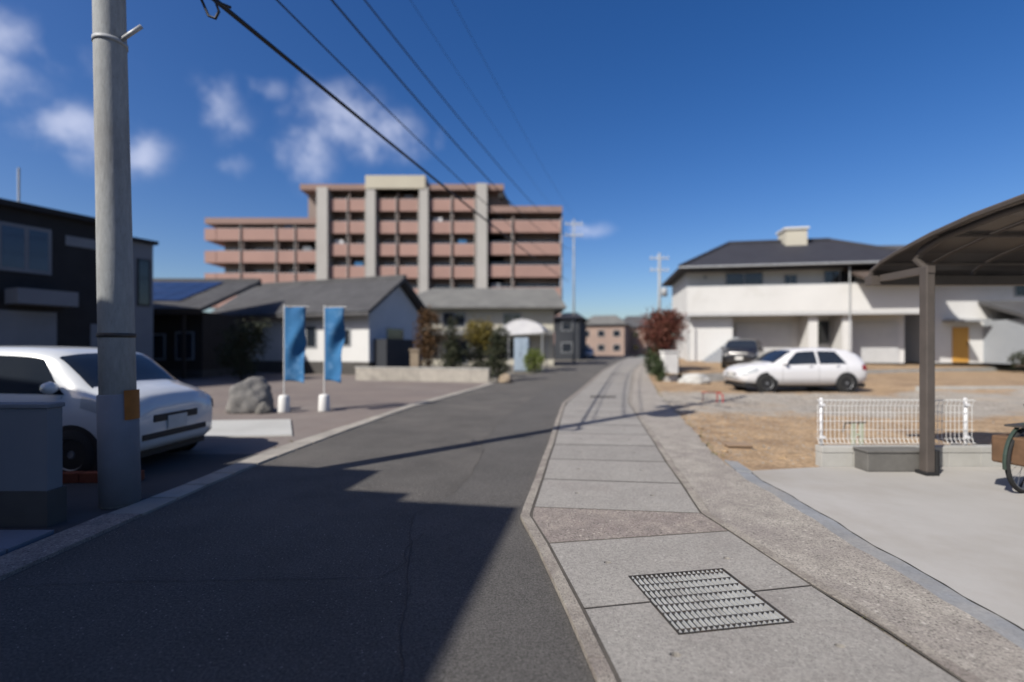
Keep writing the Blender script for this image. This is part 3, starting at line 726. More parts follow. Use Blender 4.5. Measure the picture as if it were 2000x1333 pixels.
# ------------------------------------------------------------------ cars
def car(loc, rz, paint, label, Lh, Wd, H, stations, group=None, detail=True, tall=False):
    """stations: (x, z_bottom, z_belt, z_top, half width low, half width belt, half width top); x runs tail (-) to nose (+)"""
    t = empty('parked_car', loc, rz, label, 'car', group)
    st = np.array(stations, float)
    xs = np.linspace(st[0,0], st[-1,0], 64)
    def cat(col, x):
        # smooth monotone-ish interpolation
        X = st[:,0]; Yv = st[:,col]
        i = min(max(np.searchsorted(X, x)-1, 0), len(X)-2); u = (x-X[i])/(X[i+1]-X[i]); u = min(max(u,0),1)
        d = np.gradient(Yv, X); h = X[i+1]-X[i]
        s0, s1 = d[i], d[i+1]; sl = (Yv[i+1]-Yv[i])/h
        if sl == 0: s0 = s1 = 0
        else:
            s0 = 0 if s0*sl < 0 else math.copysign(min(abs(s0), 2.6*abs(sl)), sl); s1 = 0 if s1*sl < 0 else math.copysign(min(abs(s1), 2.6*abs(sl)), sl)
        return (2*u**3-3*u*u+1)*Yv[i]+(u**3-2*u*u+u)*h*s0+(-2*u**3+3*u*u)*Yv[i+1]+(u**3-u*u)*h*s1
    def ringp(x):
        zb, zs, zt, w0, w1, w2 = [cat(k, x) for k in range(1, 7)]
        P = [(0, zb), (w0*.8, zb), (w0, zb+.07), (w1*1.0, zb+(zs-zb)*.45), (w1*1.005, zb+(zs-zb)*.68), (w1*.985, zs-.03), (w1*.955, zs)]
        P += [(w1*.95+(w2-w1*.95)*.5+.012, zs+(zt-.07-zs)*.5), (w2, zt-.07), (w2-.05, zt-.022), (w2*.55, zt+.006), (0, zt+.016)]
        return P
    V = []; F = []; n = 12
    for x in xs:
        p = ringp(x); V += [(x, y, z) for y, z in p] 
    k = len(V)
    V += [(x, -y, z) for x, y, z in V]
    for i in range(len(xs)-1):
        for j in range(n-1):
            a = i*n+j; F.append((a, a+n, a+n+1, a+1)); F.append((k+a, k+a+1, k+a+n+1, k+a+n))
    for e in (0, (len(xs)-1)*n):
        F.append(tuple(range(e, e+n)) + tuple(k+e+q for q in range(n-2, 0, -1)))
    body = MB().add(V, F); 
    me = bpy.data.meshes.new('body'); me.from_pydata(body.v, [], body.f)
    bm = bmesh.new(); bm.from_mesh(me); bmesh.ops.remove_doubles(bm, verts=bm.verts, dist=.0005); bmesh.ops.recalc_face_normals(bm, faces=bm.faces); bm.to_mesh(me); bm.free()
    bo = link('body', me, paint, t, True)
    def at(x, r, side):
        p = ringp(x); i = int(r); u = r-i; i2 = min(i+1, n-1)
        return Vector((x, side*(p[i][0]+(p[i2][0]-p[i][0])*u), p[i][1]+(p[i2][1]-p[i][1])*u))
    def patch(name, m, fn, nu, nv, off, parent=t):
        vs = []; fs = []
        for i in range(nu+1):
            for j in range(nv+1):
                u, v = i/nu, j/nv; p = fn(u, v); e = 1e-3
                du = fn(min(1,u+e), v)-fn(max(0,u-e), v); dv = fn(u, min(1,v+e))-fn(u, max(0,v-e)); nn = du.cross(dv)
                nn = nn.normalized() if nn.length > 1e-12 else Vector((0,0,1))
                cen = Vector((0, 0, .7))
                if nn.dot(p-cen) < 0: nn = -nn
                vs.append(p+nn*off)
        for i in range(nu):
            for j in range(nv): q = i*(nv+1)+j; fs.append((q, q+nv+1, q+nv+2, q+1))
        return MB().add(vs, fs).build(name, m, parent, True)
    return t, at, patch, ringp
def finish_car(C, par, wheels, wr, wd, wind, rear, sides, Wd, nose, tail, lights, detail=True):
    t, at, patch, ringp = C
    # windscreen and rear screen wrap the roof strip of the ring; side glass the belt strip
    def screen(x0, x1):
        def fn(u, v):
            s = -1+2*v; r = 11-abs(s)*2.35
            x = x0+(x1-x0)*u
            return at(x, r, 1 if s >= 0 else -1)
        return fn
    patch('windscreen', 'glass_dark', screen(*wind), 8, 12, .006)
    patch('rear_screen', 'glass_dark', screen(*rear), 8, 12, .006)
    for sd in (-1, 1):
        for (xa0, xa1, xb0, xb1) in sides:     # bottom x range, top x range
            def fn(u, v, sd=sd):
                r = 6.12+v*1.75; x = (xa0+(xa1-xa0)*u)*(1-v)+(xb0+(xb1-xb0)*u)*v
                return at(x, r, sd)
            patch('side_window', 'glass_dark', fn, 8, 6, .007)
        for xm in wheels:
            hw = abs(at(xm, 3.2, sd).y)
            # arch, tyre, rim
            ar = MB().lathe([(wr*1.17,0),(wr*1.17,sd*.035),(.05,sd*.035)], (xm, 0, wr), 'y', 28).build('wheel_arch', 'plastic_black', t)
            ar.location.y = sd*(hw-.030)
            w = empty('wheel', (xm, sd*(hw-.082), wr)); w.parent = t
            MB().lathe([(wr*.62,-.10),(wr*.93,-.10),(wr,-.07),(wr,.07),(wr*.93,.10),(wr*.62,.10)], (0,0,0), 'y', 28).build('tyre', 'tyre', w, True)
            rm = MB().lathe([(0,sd*.085),(wr*.12,sd*.09),(wr*.16,sd*.07)], (0,0,0), 'y', 20)
            rm.lathe([(wr*.55,sd*.075),(wr*.63,sd*.10),(wr*.63,sd*.02),(wr*.5,sd*.0)], (0,0,0), 'y', 28)
            for q in range(5):
                an = 2*math.pi*q/5+.3; ca, sa = math.cos(an), math.sin(an)
                def sp(r, o): return (ca*r-sa*o, sa*r+ca*o)
                pts = [sp(wr*.10,-wr*.07), sp(wr*.57,-wr*.10), sp(wr*.57,wr*.10), sp(wr*.10,wr*.07)]
                rm.add([(p[0], sd*.082, p[1]) for p in pts]+[(p[0], sd*.04, p[1]) for p in pts], [(0,1,2,3),(4,5,6,7),(0,1,5,4),(1,2,6,5),(2,3,7,6),(3,0,4,7)])
            rm.build('rim', 'rim', w)
            MB().lathe([(0,sd*.0),(wr*.6,sd*.0)], (0,0,0), 'y', 20).build('brake_disc', 'plastic_black', w)
        # mirror and door seams
        xm = sides[-1][1]-.12; p = at(xm, 6.3, sd)
        mi = MB(); mi.lathe([(0,-.07),(.06,-.06),(.085,0),(.06,.06),(0,.07)], (0,0,0), 'y', 12)
        o = mi.build('mirror', par, t, True); o.location = (p.x+.02, p.y+sd*.09, p.z+.05); o.scale = (.8,1.1,.9)
        for xd in (sides[0][0], (sides[0][1]+sides[-1][0])/2, sides[-1][1]-.02):
            def fs_(u, v, xd=xd, sd=sd): return at(xd+(u-.5)*.008, 1.8+v*4.2, sd)
            patch('door_seam', 'plastic_black', fs_, 1, 10, .0015)
        for xd in (sides[0][0]+.35, sides[-1][0]+.25):
            p = at(xd, 5.0, sd); o = MB().tube([(-.09,0,0),(0,sd*.03,0),(.09,0,0)], .014, 6).build('door_handle', par, t, True); o.location = p
        # lamps
        def hl(u, v, sd=sd): return at(nose-.50+.46*u, 4.15+1.25*v+.35*(1-u), sd)
        patch('headlight', 'lamp_glass', hl, 8, 4, .006)
        def tl(u, v, sd=sd): return at(tail+.04+.24*u, 4.2+1.6*v, sd)
        patch('tail_light', 'lamp_red', tl, 5, 4, .006)
    # nose: grille, lower intake, plate
    r = ringp(nose); zt = r[-1][1]; zb = r[0][1]; w = r[4][0]
    g = MB().box(nose-.05, nose+.012, -w*.55, w*.55, zb+(zt-zb)*.60, zb+(zt-zb)*.82).build('grille', 'plastic_black', t, bevel=.01)
    MB().box(nose-.05, nose+.010, -w*.80, w*.80, zb+.05, zb+(zt-zb)*.30).build('lower_intake', 'plastic_black', t, bevel=.01)
    MB().box(nose-.02, nose+.022, -.165, .165, zb+(zt-zb)*.34, zb+(zt-zb)*.34+.165).build('number_plate', 'plate_white', t)
    r = ringp(tail); MB().box(tail-.02, tail+.02, -.165, .165, .75, .915).build('number_plate', 'plate_white', t)
    MB().box(tail+.1, nose-.12, -Wd*.42, Wd*.42, .17, .30).build('underbody', 'plastic_black', t)
    return t
def hatchback(loc, rz, paint, label, group='cars parked near the road'):
    st = [(-2.14,.42,.78,.86,.60,.66,.52),(-2.08,.34,.86,1.08,.74,.77,.58),(-1.95,.28,.92,1.22,.80,.83,.62),(-1.55,.24,.93,1.40,.84,.87,.63),(-.6,.22,.92,1.475,.86,.885,.65),(.1,.22,.91,1.455,.86,.885,.65),(.45,.22,.90,1.38,.86,.885,.66),
          (.85,.22,.90,1.14,.86,.88,.70),(1.12,.23,.90,.985,.855,.87,.74),(1.5,.24,.86,.935,.84,.85,.72),(1.85,.28,.76,.86,.78,.80,.66),(2.05,.32,.66,.76,.70,.72,.58),(2.14,.40,.58,.66,.58,.62,.5)]
    C = car(loc, rz, paint, label, 4.28, 1.76, 1.48, st, group)
    return finish_car(C, paint, (-1.32, 1.36), .315, 2.68, (1.08,.42), (-1.98,-1.62), ((-1.35,-.42,-1.05,-.42),(-.34,.86,-.34,.28)), 1.76, 2.14, -2.14, None)
def compact(loc, rz, paint, label, group='cars parked near the road'):
    st = [(-1.80,.40,.82,.92,.60,.66,.56),(-1.75,.32,.92,1.26,.74,.77,.64),(-1.64,.26,.97,1.44,.79,.81,.67),(-1.2,.22,.97,1.505,.81,.83,.67),(-.2,.21,.96,1.52,.82,.835,.675),(.60,.21,.95,1.49,.82,.835,.675),(.88,.21,.95,1.41,.82,.835,.675),
          (1.10,.21,.95,1.24,.82,.835,.69),(1.33,.22,.95,1.05,.82,.83,.71),(1.52,.23,.90,.99,.81,.82,.70),(1.68,.25,.84,.93,.79,.80,.67),(1.77,.28,.76,.85,.74,.76,.62),(1.80,.34,.68,.74,.66,.69,.56)]
    C = car(loc, rz, paint, label, 3.6, 1.66, 1.53, st, group)
    return finish_car(C, paint, (-1.15, 1.20), .29, 2.4, (1.30,.86), (-1.68,-1.36), ((-1.15,-.22,-.95,-.22),(-.14,1.08,-.14,.72)), 1.66, 1.80, -1.80, None)
compact((-6.16, 6.42, -.004), R(-3), 'car_silver_white', 'white hatchback parked nose to the road behind the utility pole')
hatchback((9.72, 16.9, .02), R(182), 'car_white', 'white hatchback parked side-on across the bare plot')
compact((12.0, 25.2, .44), R(238), 'car_black', 'black car parked in front of the white house')
compact((11.0, 70.5, 0), R(-105), 'car_white', 'small distant white car by the road bend')

# ------------------------------------------------------------------ blue banners, boulder
def banner(x, y, label, yaw):
    t = empty('banner_flag', (x, y, 0), yaw, label, 'banner', 'blue banners in the lot')
    MB().cyl((0,0,.35), (.0,.0,2.52), .014, n=8).build('pole', 'white_paint', t)
    MB().lathe([(0,0),(.13,0),(.135,.03),(.12,.36),(.10,.40),(0,.41)], (0,0,-.006), n=16).build('base', 'white_paint', t, True)
    MB().cyl((-.01,0,2.47), (.56,0,2.47), .009, n=6).build('top_rod', 'white_paint', t)
    V = []; F = []
    nx, nz_ = 12, 40
    for j in range(nz_+1):
        for i in range(nx+1):
            u, v = i/nx, j/nz_
            w = 1-.10*math.sin(v*3.0)-.05*v
            V.append((.02+.50*u*w, .10*math.sin(v*6+u*4+x)*u+.04*math.sin(v*15+x*2+u*5)*u, 2.45-1.72*v - .05*u*u*v))
    for j in range(nz_):
        for i in range(nx): q = j*(nx+1)+i; F.append((q, q+1, q+nx+2, q+nx+1))
    o = MB().add(V, F).build('cloth', 'flag_blue', t, True)
    sm = o.modifiers.new('thickness', 'SOLIDIFY'); sm.thickness = .003
    return t
banner(-5.32, 11.35, 'left of the two tall blue banner flags in the parking lot', R(4))
banner(-4.46, 11.55, 'right of the two tall blue banner flags, nearer the road', R(-8))
def rock(name, loc, r, m, seed, label, cat='rock', sub=4):
    bm = bmesh.new(); bmesh.ops.create_icosphere(bm, subdivisions=sub, radius=1)
    for v in bm.verts:
        d = v.co.normalized(); k = 1+.28*mnoise.noise(d*1.3+Vector((seed,0,0)))+.12*mnoise.noise(d*3.4+Vector((0,seed,0)))+.04*mnoise.noise(d*9)
        v.co = Vector((d.x*r[0], d.y*r[1], d.z*r[2]))*k
        if v.co.z < -r[2]*.35: v.co.z = -r[2]*.35
    me = bpy.data.meshes.new(name); bm.to_mesh(me); bm.free()
    o = link(name, me, m, None, True); o.location = loc; return tag(o, label, cat)
rock('boulder', (-6.15,11.5,.20), (.52,.42,.60), 'boulder', 3.1, 'waist-high grey boulder left of the blue banners')
rock('stone', (-5.72,11.2,.06), (.17,.15,.18), 'block_dark', 8.4, 'small dark stone at the foot of the boulder')

# ================================================================== LEFT BUILDINGS
def black_house():
    # local frame: x along the front (away from camera), y into the house, front at y = 0
    rz = math.atan2(.91, .41)
    t = empty('black_house', (-16.8, 15.9, 0), rz, 'black two-storey house at the left edge with pale roof', 'house')
    box('wall', 'black_siding', t, -7, 3.3, 0, 8, 0, 6.15)
    box('pale_bay', 'pale_siding', t, 3.31, 4.62, -.10, 7, 0, 5.75)
    pb = box('bay_window', 'black_siding', t, 4.02, 4.50, -.13, -.095, 3.2, 5.1); box('pane', 'glass_dark', pb, 4.08, 4.44, -.138, -.132, 3.26, 5.04)
    box('bay_roof', 'black_siding', t, 3.30, 4.75, -.25, 7.1, 5.76, 5.9)
    for k in range(38):
        z = .3+k*.155
        if z < 6.1: box('siding_board', 'black_siding', t, -7, 3.29, -.018, -.002, z, z+.147)
    box('roof_edge', 'black_siding', t, -7.2, 3.45, -.3, 8.2, 6.16, 6.34)
    MB().prism([(-.32,6.345),(8.2,7.4),(8.2,7.32),(-.32,6.346-.001)][::-1], 'x', -7.2, 3.4).build('roof', 'roof_metal_pale', t)
    ch = MB().cyl((-.1,2.2,6.5), (-.1,2.2,7.15), .16, n=12).build('flue', 'dark_steel', t); MB().cyl((-.1,2.2,7.15), (-.1,2.2,7.28), .25, .1, n=12).build('cowl', 'dark_steel', ch)
    w = box('window', 'pale_siding', t, -1.5, 1.35, -.07, -.019, 4.05, 5.65)
    for a, b in ((-1.40,-.08),(.06,.62),(.74,1.25)): box('pane', 'glass_blue', w, a, b, -.078, -.071, 4.17, 5.53)
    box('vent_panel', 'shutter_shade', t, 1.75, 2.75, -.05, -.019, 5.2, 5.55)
    box('door_canopy', 'pale_siding', t, .15, 1.75, -.9, -.019, 2.95, 3.45)
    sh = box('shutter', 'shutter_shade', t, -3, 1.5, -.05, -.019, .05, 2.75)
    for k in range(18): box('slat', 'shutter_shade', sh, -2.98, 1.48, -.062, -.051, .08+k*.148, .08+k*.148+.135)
    box('porch_door', 'pale_siding', t, 2.5, 3.15, -.05, -.019, 0, 2.4)
    rp = MB().cyl((3.22,-.06,0), (3.22,-.06,6.1), .04, n=8).build('downpipe', 'plastic_black', t)
    box('antenna', 'frame_grey', t, 1.6, 1.66, 3, 3.06, 6.5, 8.4)
black_house()

def tiles(name, m, parent, x0, x1, eave, ridge, rows, cols, lift=.03):
    """overlapping roof tile courses from eave (y,z) to ridge (y,z), each course one strip with scalloped front"""
    (ye, ze), (yr, zr) = eave, ridge
    d = Vector((0, yr-ye, zr-ze)); nrm = Vector((0, -(zr-ze), yr-ye)).normalized()
    if nrm.z < 0: nrm = -nrm
    for r in range(rows):
        a = Vector((0, ye, ze))+d*(r/rows); b = Vector((0, ye, ze))+d*((r+1.15)/rows) if r < rows-1 else Vector((0, yr, zr))
        V = []; F = []; n = cols*4
        for i in range(n+1):
            x = x0+(x1-x0)*i/n; wv = .5*abs(math.sin(math.pi*i/4))*lift
            for p, h in ((a-nrm*.012, 0), (a, lift+wv), (b, .004+wv)):
                q = p+nrm*h; V.append((x, q.y, q.z))
        for i in range(n): F += [(3*i, 3*i+3, 3*i+4, 3*i+1), (3*i+1, 3*i+4, 3*i+5, 3*i+2)]
        MB().add(V, F).build(name, m, parent)
def solar_house():
    t = empty('solar_roof_house', (-15.2, 24.2, 0), R(1), 'dark low house with solar panels on its grey roof', 'house')
    box('wall', 'dark_wood', t, -11, -.2, 0, 4.0, 0, 3.3)
    box('plinth', 'plinth', t, -11.02, -.18, -.02, 4.0, 0, .4)
    MB().prism([(-.95,3.36),(4.7,5.45),(4.9,5.40),(4.9,5.2),(4.7,5.28),(-.95,3.2)], 'x', -11.6, .3).build('roof', 'roof_grey', t)
    tiles('tile_course', 'roof_grey', t, -11.6, .3, (-.97,3.37), (4.7,5.46), 14, 34)
    sl = (5.45-3.36)/5.65
    for j in range(3):
        for i in range(9):
            y0 = .2+j*1.32; x0 = -10.6+i*1.02; f = lambda y: 3.36+(y+.95)*sl+.11
            p = MB().add([(x0,y0,f(y0)),(x0+.98,y0,f(y0)),(x0+.98,y0+1.26,f(y0+1.26)),(x0,y0+1.26,f(y0+1.26)),(x0,y0,f(y0)-.035),(x0+.98,y0,f(y0)-.035),(x0+.98,y0+1.26,f(y0+1.26)-.035),(x0,y0+1.26,f(y0+1.26)-.035)],
                     [(0,1,2,3),(7,6,5,4),(0,4,5,1),(1,5,6,2),(2,6,7,3),(3,7,4,0)]).build('solar_panel', 'solar_panel', t)
    box('ridge_cap', 'roof_grey', t, -11.6, .32, 4.55, 4.85, 5.43, 5.6)
    for x0, x1, z0, z1 in ((-9.5,-7.2,.5,2.5),(-6.2,-4.4,.05,2.2),(-3.4,-2.0,.9,2.2),(-1.5,-.6,.9,2.3)):
        w = box('window', 'frame_grey', t, x0, x1, -.05, -.01, z0, z1); box('pane', 'glass_dark', w, x0+.07, (x0+x1)/2-.03, -.058, -.051, z0+.07, z1-.07); box('pane', 'glass_dark', w, (x0+x1)/2+.03, x1-.07, -.058, -.051, z0+.07, z1-.07)
    for x in (-10,-6.6,-3.8,-.6): MB().box(x-.06,x+.06,-.85,-.73,0,3.2).build('porch_post', 'dark_wood', t)
    box('fascia', 'dark_wood', t, -11.6, .3, -1.0, -.96, 3.1, 3.36)
solar_house()
def white_gable_house():
    rz = math.atan2(-.35, .94)
    t = empty('gabled_house', (-7.96, 27.0, 0), rz, 'single-storey white house with dark tiled gable roof behind the banners', 'house')
    W_, D_ = 11.2, 5.6
    box('wall', 'white_render', t, -W_, 0, 0, D_, .72, 3.55)
    box('plinth', 'plinth', t, -W_-.02, .015, -.02, D_+.02, 0, .718)
    MB().prism([(0.0,3.55),(D_,3.55),(D_/2,5.45)], 'x', -.3, -.0).build('gable', 'gable_shade_render', t)
    box('side_wall', 'gable_shade_render', t, 0, .03, 0.01, D_-.01, .72, 3.56)
    sl = (5.75-3.45)/(D_/2+.75)
    MB().prism([(-.75,3.45),(D_/2,5.75),(D_+.75,3.45),(D_+.75,3.27),(D_/2,5.57),(-.75,3.27)], 'x', -W_-.5, .55).build('roof', 'roof_grey', t)
    tiles('tile_course', 'roof_grey', t, -W_-.5, .55, (-.77,3.46), (D_/2,5.76), 13, 30)
    box('ridge_cap', 'roof_grey', t, -W_-.5, .57, D_/2-.14, D_/2+.14, 5.72, 5.92)
    for y0, y1, z0, z1 in ((1.6,3.4,1.3,2.7),):
        w = box('window', 'frame_grey', t, .031, .07, y0, y1, z0, z1); box('pane', 'glass_dark', w, .071, .078, y0+.07, y1-.07, z0+.07, z1-.07)
    w = box('window', 'frame_grey', t, -5.1, -3.6, -.05, -.003, 1.5, 2.8); box('pane', 'glass_dark', w, -5.03, -4.39, -.058, -.051, 1.57, 2.73); box('pane', 'glass_dark', w, -4.31, -3.67, -.058, -.051, 1.57, 2.73)
    w = box('window', 'frame_grey', t, -2.0, -1.2, -.05, -.003, 1.6, 2.6); box('pane', 'glass_dark', w, -1.93, -1.27, -.058, -.051, 1.67, 2.53)
    box('gable_shed', 'far_dark', t, .08, .9, .4, 3.2, 0, 2.0)
white_gable_house()
def grey_roof_building():
    t = empty('grey_roof_building', (-2.4, 42, 0), R(0), 'cream two-storey building with grey hipped roof below the apartment block', 'building')
    box('wall', 'cream_render', t, -7.6, 6.0, 0, 8, 0, 5.1)
    V = [(-8.6,-1,5.0),(7.0,-1,5.0),(7.0,9,5.0),(-8.6,9,5.0),(-5,4,7.15),(6.4,4,7.15)]
    MB().add(V+[(x,y,z-.15) for x,y,z in V[:4]], [(0,1,5,4),(1,2,5),(2,3,4,5),(3,0,4),(6,7,1,0),(7,8,2,1),(8,9,3,2),(9,6,0,3),(9,8,7,6)]).build('roof', 'roof_light_grey', t)
    for x0, x1, z0, z1 in ((-6.6,-5.2,3.2,4.5),(-3.6,-1.6,3.3,4.6),(1.6,3.2,3.0,4.5),(-6.6,-4.8,.6,2.2),(-3.4,-1.4,.1,2.2),(2,4,.6,2.2)):
        w = box('window', 'frame_grey', t, x0, x1, -.06, -.003, z0, z1); box('pane', 'glass_dark', w, x0+.08, (x0+x1)/2-.04, -.07, -.061, z0+.08, z1-.08); box('pane', 'glass_dark', w, (x0+x1)/2+.04, x1-.08, -.07, -.061, z0+.08, z1-.08)
    MB().prism([(-1.6,2.7),(-.02,3.1),(-.02,2.95),(-1.6,2.58)], 'x', -7.8, 5.8).build('porch_roof', 'roof_light_grey', t)
grey_roof_building()

# ------------------------------------------------------------------ apartment block
def apartments():
    D = 64.0; k = 950/D
    X = lambda px: (px-1000)/k
    t = empty('apartment_block', (0, D, 0), 0, 'large pink balconied apartment block with pale vertical piers', 'apartment building')
    fl = [1.4+2.93*i for i in range(8)]   # parapet foot heights
    # volumes behind the balconies
    for a, b, h in ((425,624,17.9),(592,985,22.3),(952,1096,19.5)): box('core_wall', 'apt_wall', t, X(a), X(b), 1.6, 12, 0, h)
    def roof(a, b, z, th=.8, over=0): box('roof_parapet', 'apt_slab', t, X(a)-over, X(b), -.35, 12.2, z-th, z)
    roof(403,623,18.55,.8); roof(588,984,22.95,.75); roof(951,1098,20.1,.85)
    # piers
    piers = [(623,644,22.4),(718,736,22.4),(821,838,22.4),(931,952,22.9)]
    for a, b, h in piers: box('pier', 'apt_white', t, X(a), X(b), -.8, 1.6, 0, h+.02)
    box('crown', 'apt_cream', t, X(718)-.05, X(832)+.05, -.9, 6, 22.2, 23.9)
    bays = [(425,474,0,5),(476,543,0,5),(545,580,0,5),(582,622,0,5),(645,682,0,7),(684,717,0,7),(737,777,0,7),(781,820,0,7),(839,884,0,7),(887,930,0,7),(953,1002,0,6),(1005,1097,0,6)]
    zt = [20.85, 17.95, 15.0, 12.05, 9.1, 6.2, 3.3]
    for bi, (a, b, _, nf) in enumerate(bays):
        top = {5: 17.3, 7: 21.0, 6: 18.2}[nf]; n = nf
        for f in range(n):
            z1 = top - f*2.93; 
            if nf == 5: z1 = 17.15 - f*2.93
            if z1 < 1: continue
            p = box('balcony', 'apt_pink', t, X(a), X(b), -.25, -.05, z1-1.55, z1-.0)
            box('rail', 'frame_grey', p, X(a), X(b), -.20, -.10, z1+.001, z1+.06)
            box('balcony_floor', 'apt_slab', t, X(a), X(b), -.05, 1.6, z1-1.5, z1-1.32)
            w = box('window', 'frame_grey', t, X(a)+.35, X(b)-.35, 1.54, 1.6, z1-1.2, z1+.75)
            m = (X(a)+X(b))/2
            box('pane', 'glass_dark', w, X(a)+.43, m-.04, 1.52, 1.535, z1-1.12, z1+.67); box('pane', 'glass_dark', w, m+.04, X(b)-.43, 1.52, 1.535, z1-1.12, z1+.67)
            if (bi*5+f*3) % 4 == 0: box('air_conditioner', 'shutter_grey', t, X(b)-1.25, X(b)-.45, 1.0, 1.4, z1-1.3, z1-.65)
            if (bi*3+f*7) % 5 == 1: box('laundry', ['fabric_white','pale_siding','flag_blue'][(bi+f)%3], t, X(a)+.5, X(a)+1.6, .3, .34, z1-.2, z1+.65)
        MB().cyl((X(b)-.15,-.32,0),(X(b)-.15,-.32,top+.3),.06,n=6).build('drain_pipe','apt_white',t)
        box('bay_divider', 'apt_wall', t, X(b)-.02, X(b)+.10, -.02, 1.6, 0, top+1.0)
    # balconies that wrap round the left end
    for f in range(5):
        z1 = 17.15-f*2.93; box('end_balcony', 'apt_pink', t, X(402), X(424), -.27, 9, z1-1.55, z1+.0)
    box('roof_hut', 'apt_wall', t, X(640), X(700), 5, 10, 22.9, 24.0)
    # raked end of the top storey on the right
    MB().prism([(X(985),22.2),(X(985),20.2),(X(1000),20.2)], 'y', 1.0, 8).build('raked_end', 'roof_grey', t)
apartments()

# ------------------------------------------------------------------ planting and small things beyond the lot
lw = empty('low_wall', (-1.0, 21.15, 0), math.atan2(1.7, -6.2), 'low pale concrete wall at the far side of the parking lot', 'wall')
for i in range(8): box('wall_panel', 'gutter_concrete', lw, i*.82, i*.82+.812, -.07, .07, -.03, .56)
box('coping', 'block_concrete', lw, -.02, 6.6, -.09, .09, .561, .62)
def shrub(name, loc, label, cat, parts, trunk=None, group='shrubs and trees beyond the lot'):
    t = empty(name, loc, 0, label, cat, group)
    for i, (nm, m, blobs, n, size) in enumerate(parts): leaves(nm, m, t, blobs, n, size, seed=hash_(name, loc, i))
    if trunk:
        h, r = trunk; mb = MB(); mb.tube([(0,0,-.03),(.03,.02,h*.5),(-.02,.03,h)], [r, r*.8, r*.55], 8)
        for q in range(5):
            a = q*1.3; mb.tube([(0,.02,h*(.55+.08*q)), (math.cos(a)*h*.18, math.sin(a)*h*.18, h*(.8+.08*q)), (math.cos(a)*h*.3, math.sin(a)*h*.3, h*(1.0+.1*q))], [r*.5, r*.35, r*.15], 5)
        mb.build('trunk', 'bark', t, True)
    return t
def hash_(name, loc, i): return int(abs(loc[0]*131+loc[1]*17+i*7))+len(name)
shrub('autumn_tree', (-4.2,24.4,0), 'orange-brown leaved tree behind the low wall', 'tree', [('crown','leaf_orange',[(0,0,2.0,.62,.6,1.35),(.1,0,3.1,.4,.4,.5)],3200,.07)], (2.2,.07))
shrub('conifer', (-2.95,24.0,0), 'narrow dark conifer beside the orange-brown tree', 'tree', [('crown','leaf_dark',[(0,0,1.0,.55,.5,1.0),(0,0,2.2,.32,.3,.85)],3000,.06)], (2.0,.06))
shrub('garden_shrub', (-1.65,25.2,0), 'yellow-leaved bush standing above the dark hedge', 'shrub', [('crown','leaf_yellow',[(0,0,2.3,.8,.6,.65),(.4,0,1.9,.5,.5,.6)],3200,.07),('lower_foliage','leaf_dark',[(0,0,1.0,.8,.6,.9)],1800,.07)], (1.6,.06))
shrub('garden_shrub', (-.62,22.2,0), 'dark green bush at the end of the low wall', 'shrub', [('crown','leaf_dark',[(0,0,.95,.48,.45,.95),(.1,0,1.9,.42,.4,.55)],3600,.06)], (1.4,.05))
shrub('garden_shrub', (1.35,29.6,0), 'round lime-green bush at the left road edge', 'shrub', [('crown','leaf_lime',[(0,0,.75,.62,.55,.7)],2600,.055)], (.7,.05))
shrub('garden_shrub', (-12.75,22.9,0), 'dark shrub in front of the solar-panel house', 'shrub', [('crown','leaf_dark',[(0,0,1.4,.9,.8,1.4),(.7,.1,2.2,.6,.6,.7)],3000,.08)], (1.6,.07))
st_ = rock('stone', (-.28,20.9,.12), (.30,.22,.26), 'tan_stone', 5.5, 'tan stone at the corner of the low wall')
gp_ = empty('gate_post', (-4.62,23.2,0), 0, 'pale tan post in front of the orange-brown tree', 'post'); box('shaft', 'tan_stone', gp_, -.2, .2, -.2, .2, 0, 1.35); box('cap', 'tan_stone', gp_, -.24, .24, -.24, .24, 1.351, 1.45)
cn = empty('white_canopy', (.85,32.0,0), R(-12), 'small white arched canopy on posts by the left roadside', 'canopy')
V = []; F = []
for i in range(13):
    a = -1+2*i/12
    for yv in (-1.1, 1.1): V.append((a*1.45, yv, 3.35+.12*a-.62*abs(a)**2.6-.25*max(0,a)))
for i in range(12): F.append((2*i, 2*i+2, 2*i+3, 2*i+1))
o = MB().add(V, F).build('roof_sheet', 'fabric_white', cn, True); sm = o.modifiers.new('thickness','SOLIDIFY'); sm.thickness = .04
MB().prism([(V[2*i][0], V[2*i][2]-.05) for i in range(13)] + [(1.2,2.45),(-1.3,2.30)], 'y', -1.08, -1.04).build('front_panel', 'fabric_white', cn)
for x in (-1.3,1.3):
    for yv in (-1,1): MB().cyl((x,yv,0),(x,yv,2.75),.035,n=8).build('post','frame_grey',cn)
lk = empty('storage_locker', (.62,30.9,0), R(-8), 'pale blue-grey upright locker below the white canopy', 'locker')
box('body','locker',lk,-.45,.45,-.3,.3,0.05,2.15); box('door','locker',lk,-.41,-.01,-.325,-.301,.12,2.08); box('door','locker',lk,.01,.41,-.325,-.301,.12,2.08); MB().cyl((-.05,-.34,1.0),(-.05,-.34,1.2),.012,n=6).build('handle','dark_steel',lk); box('foot','plinth',lk,-.46,.46,-.31,.31,0,.049)

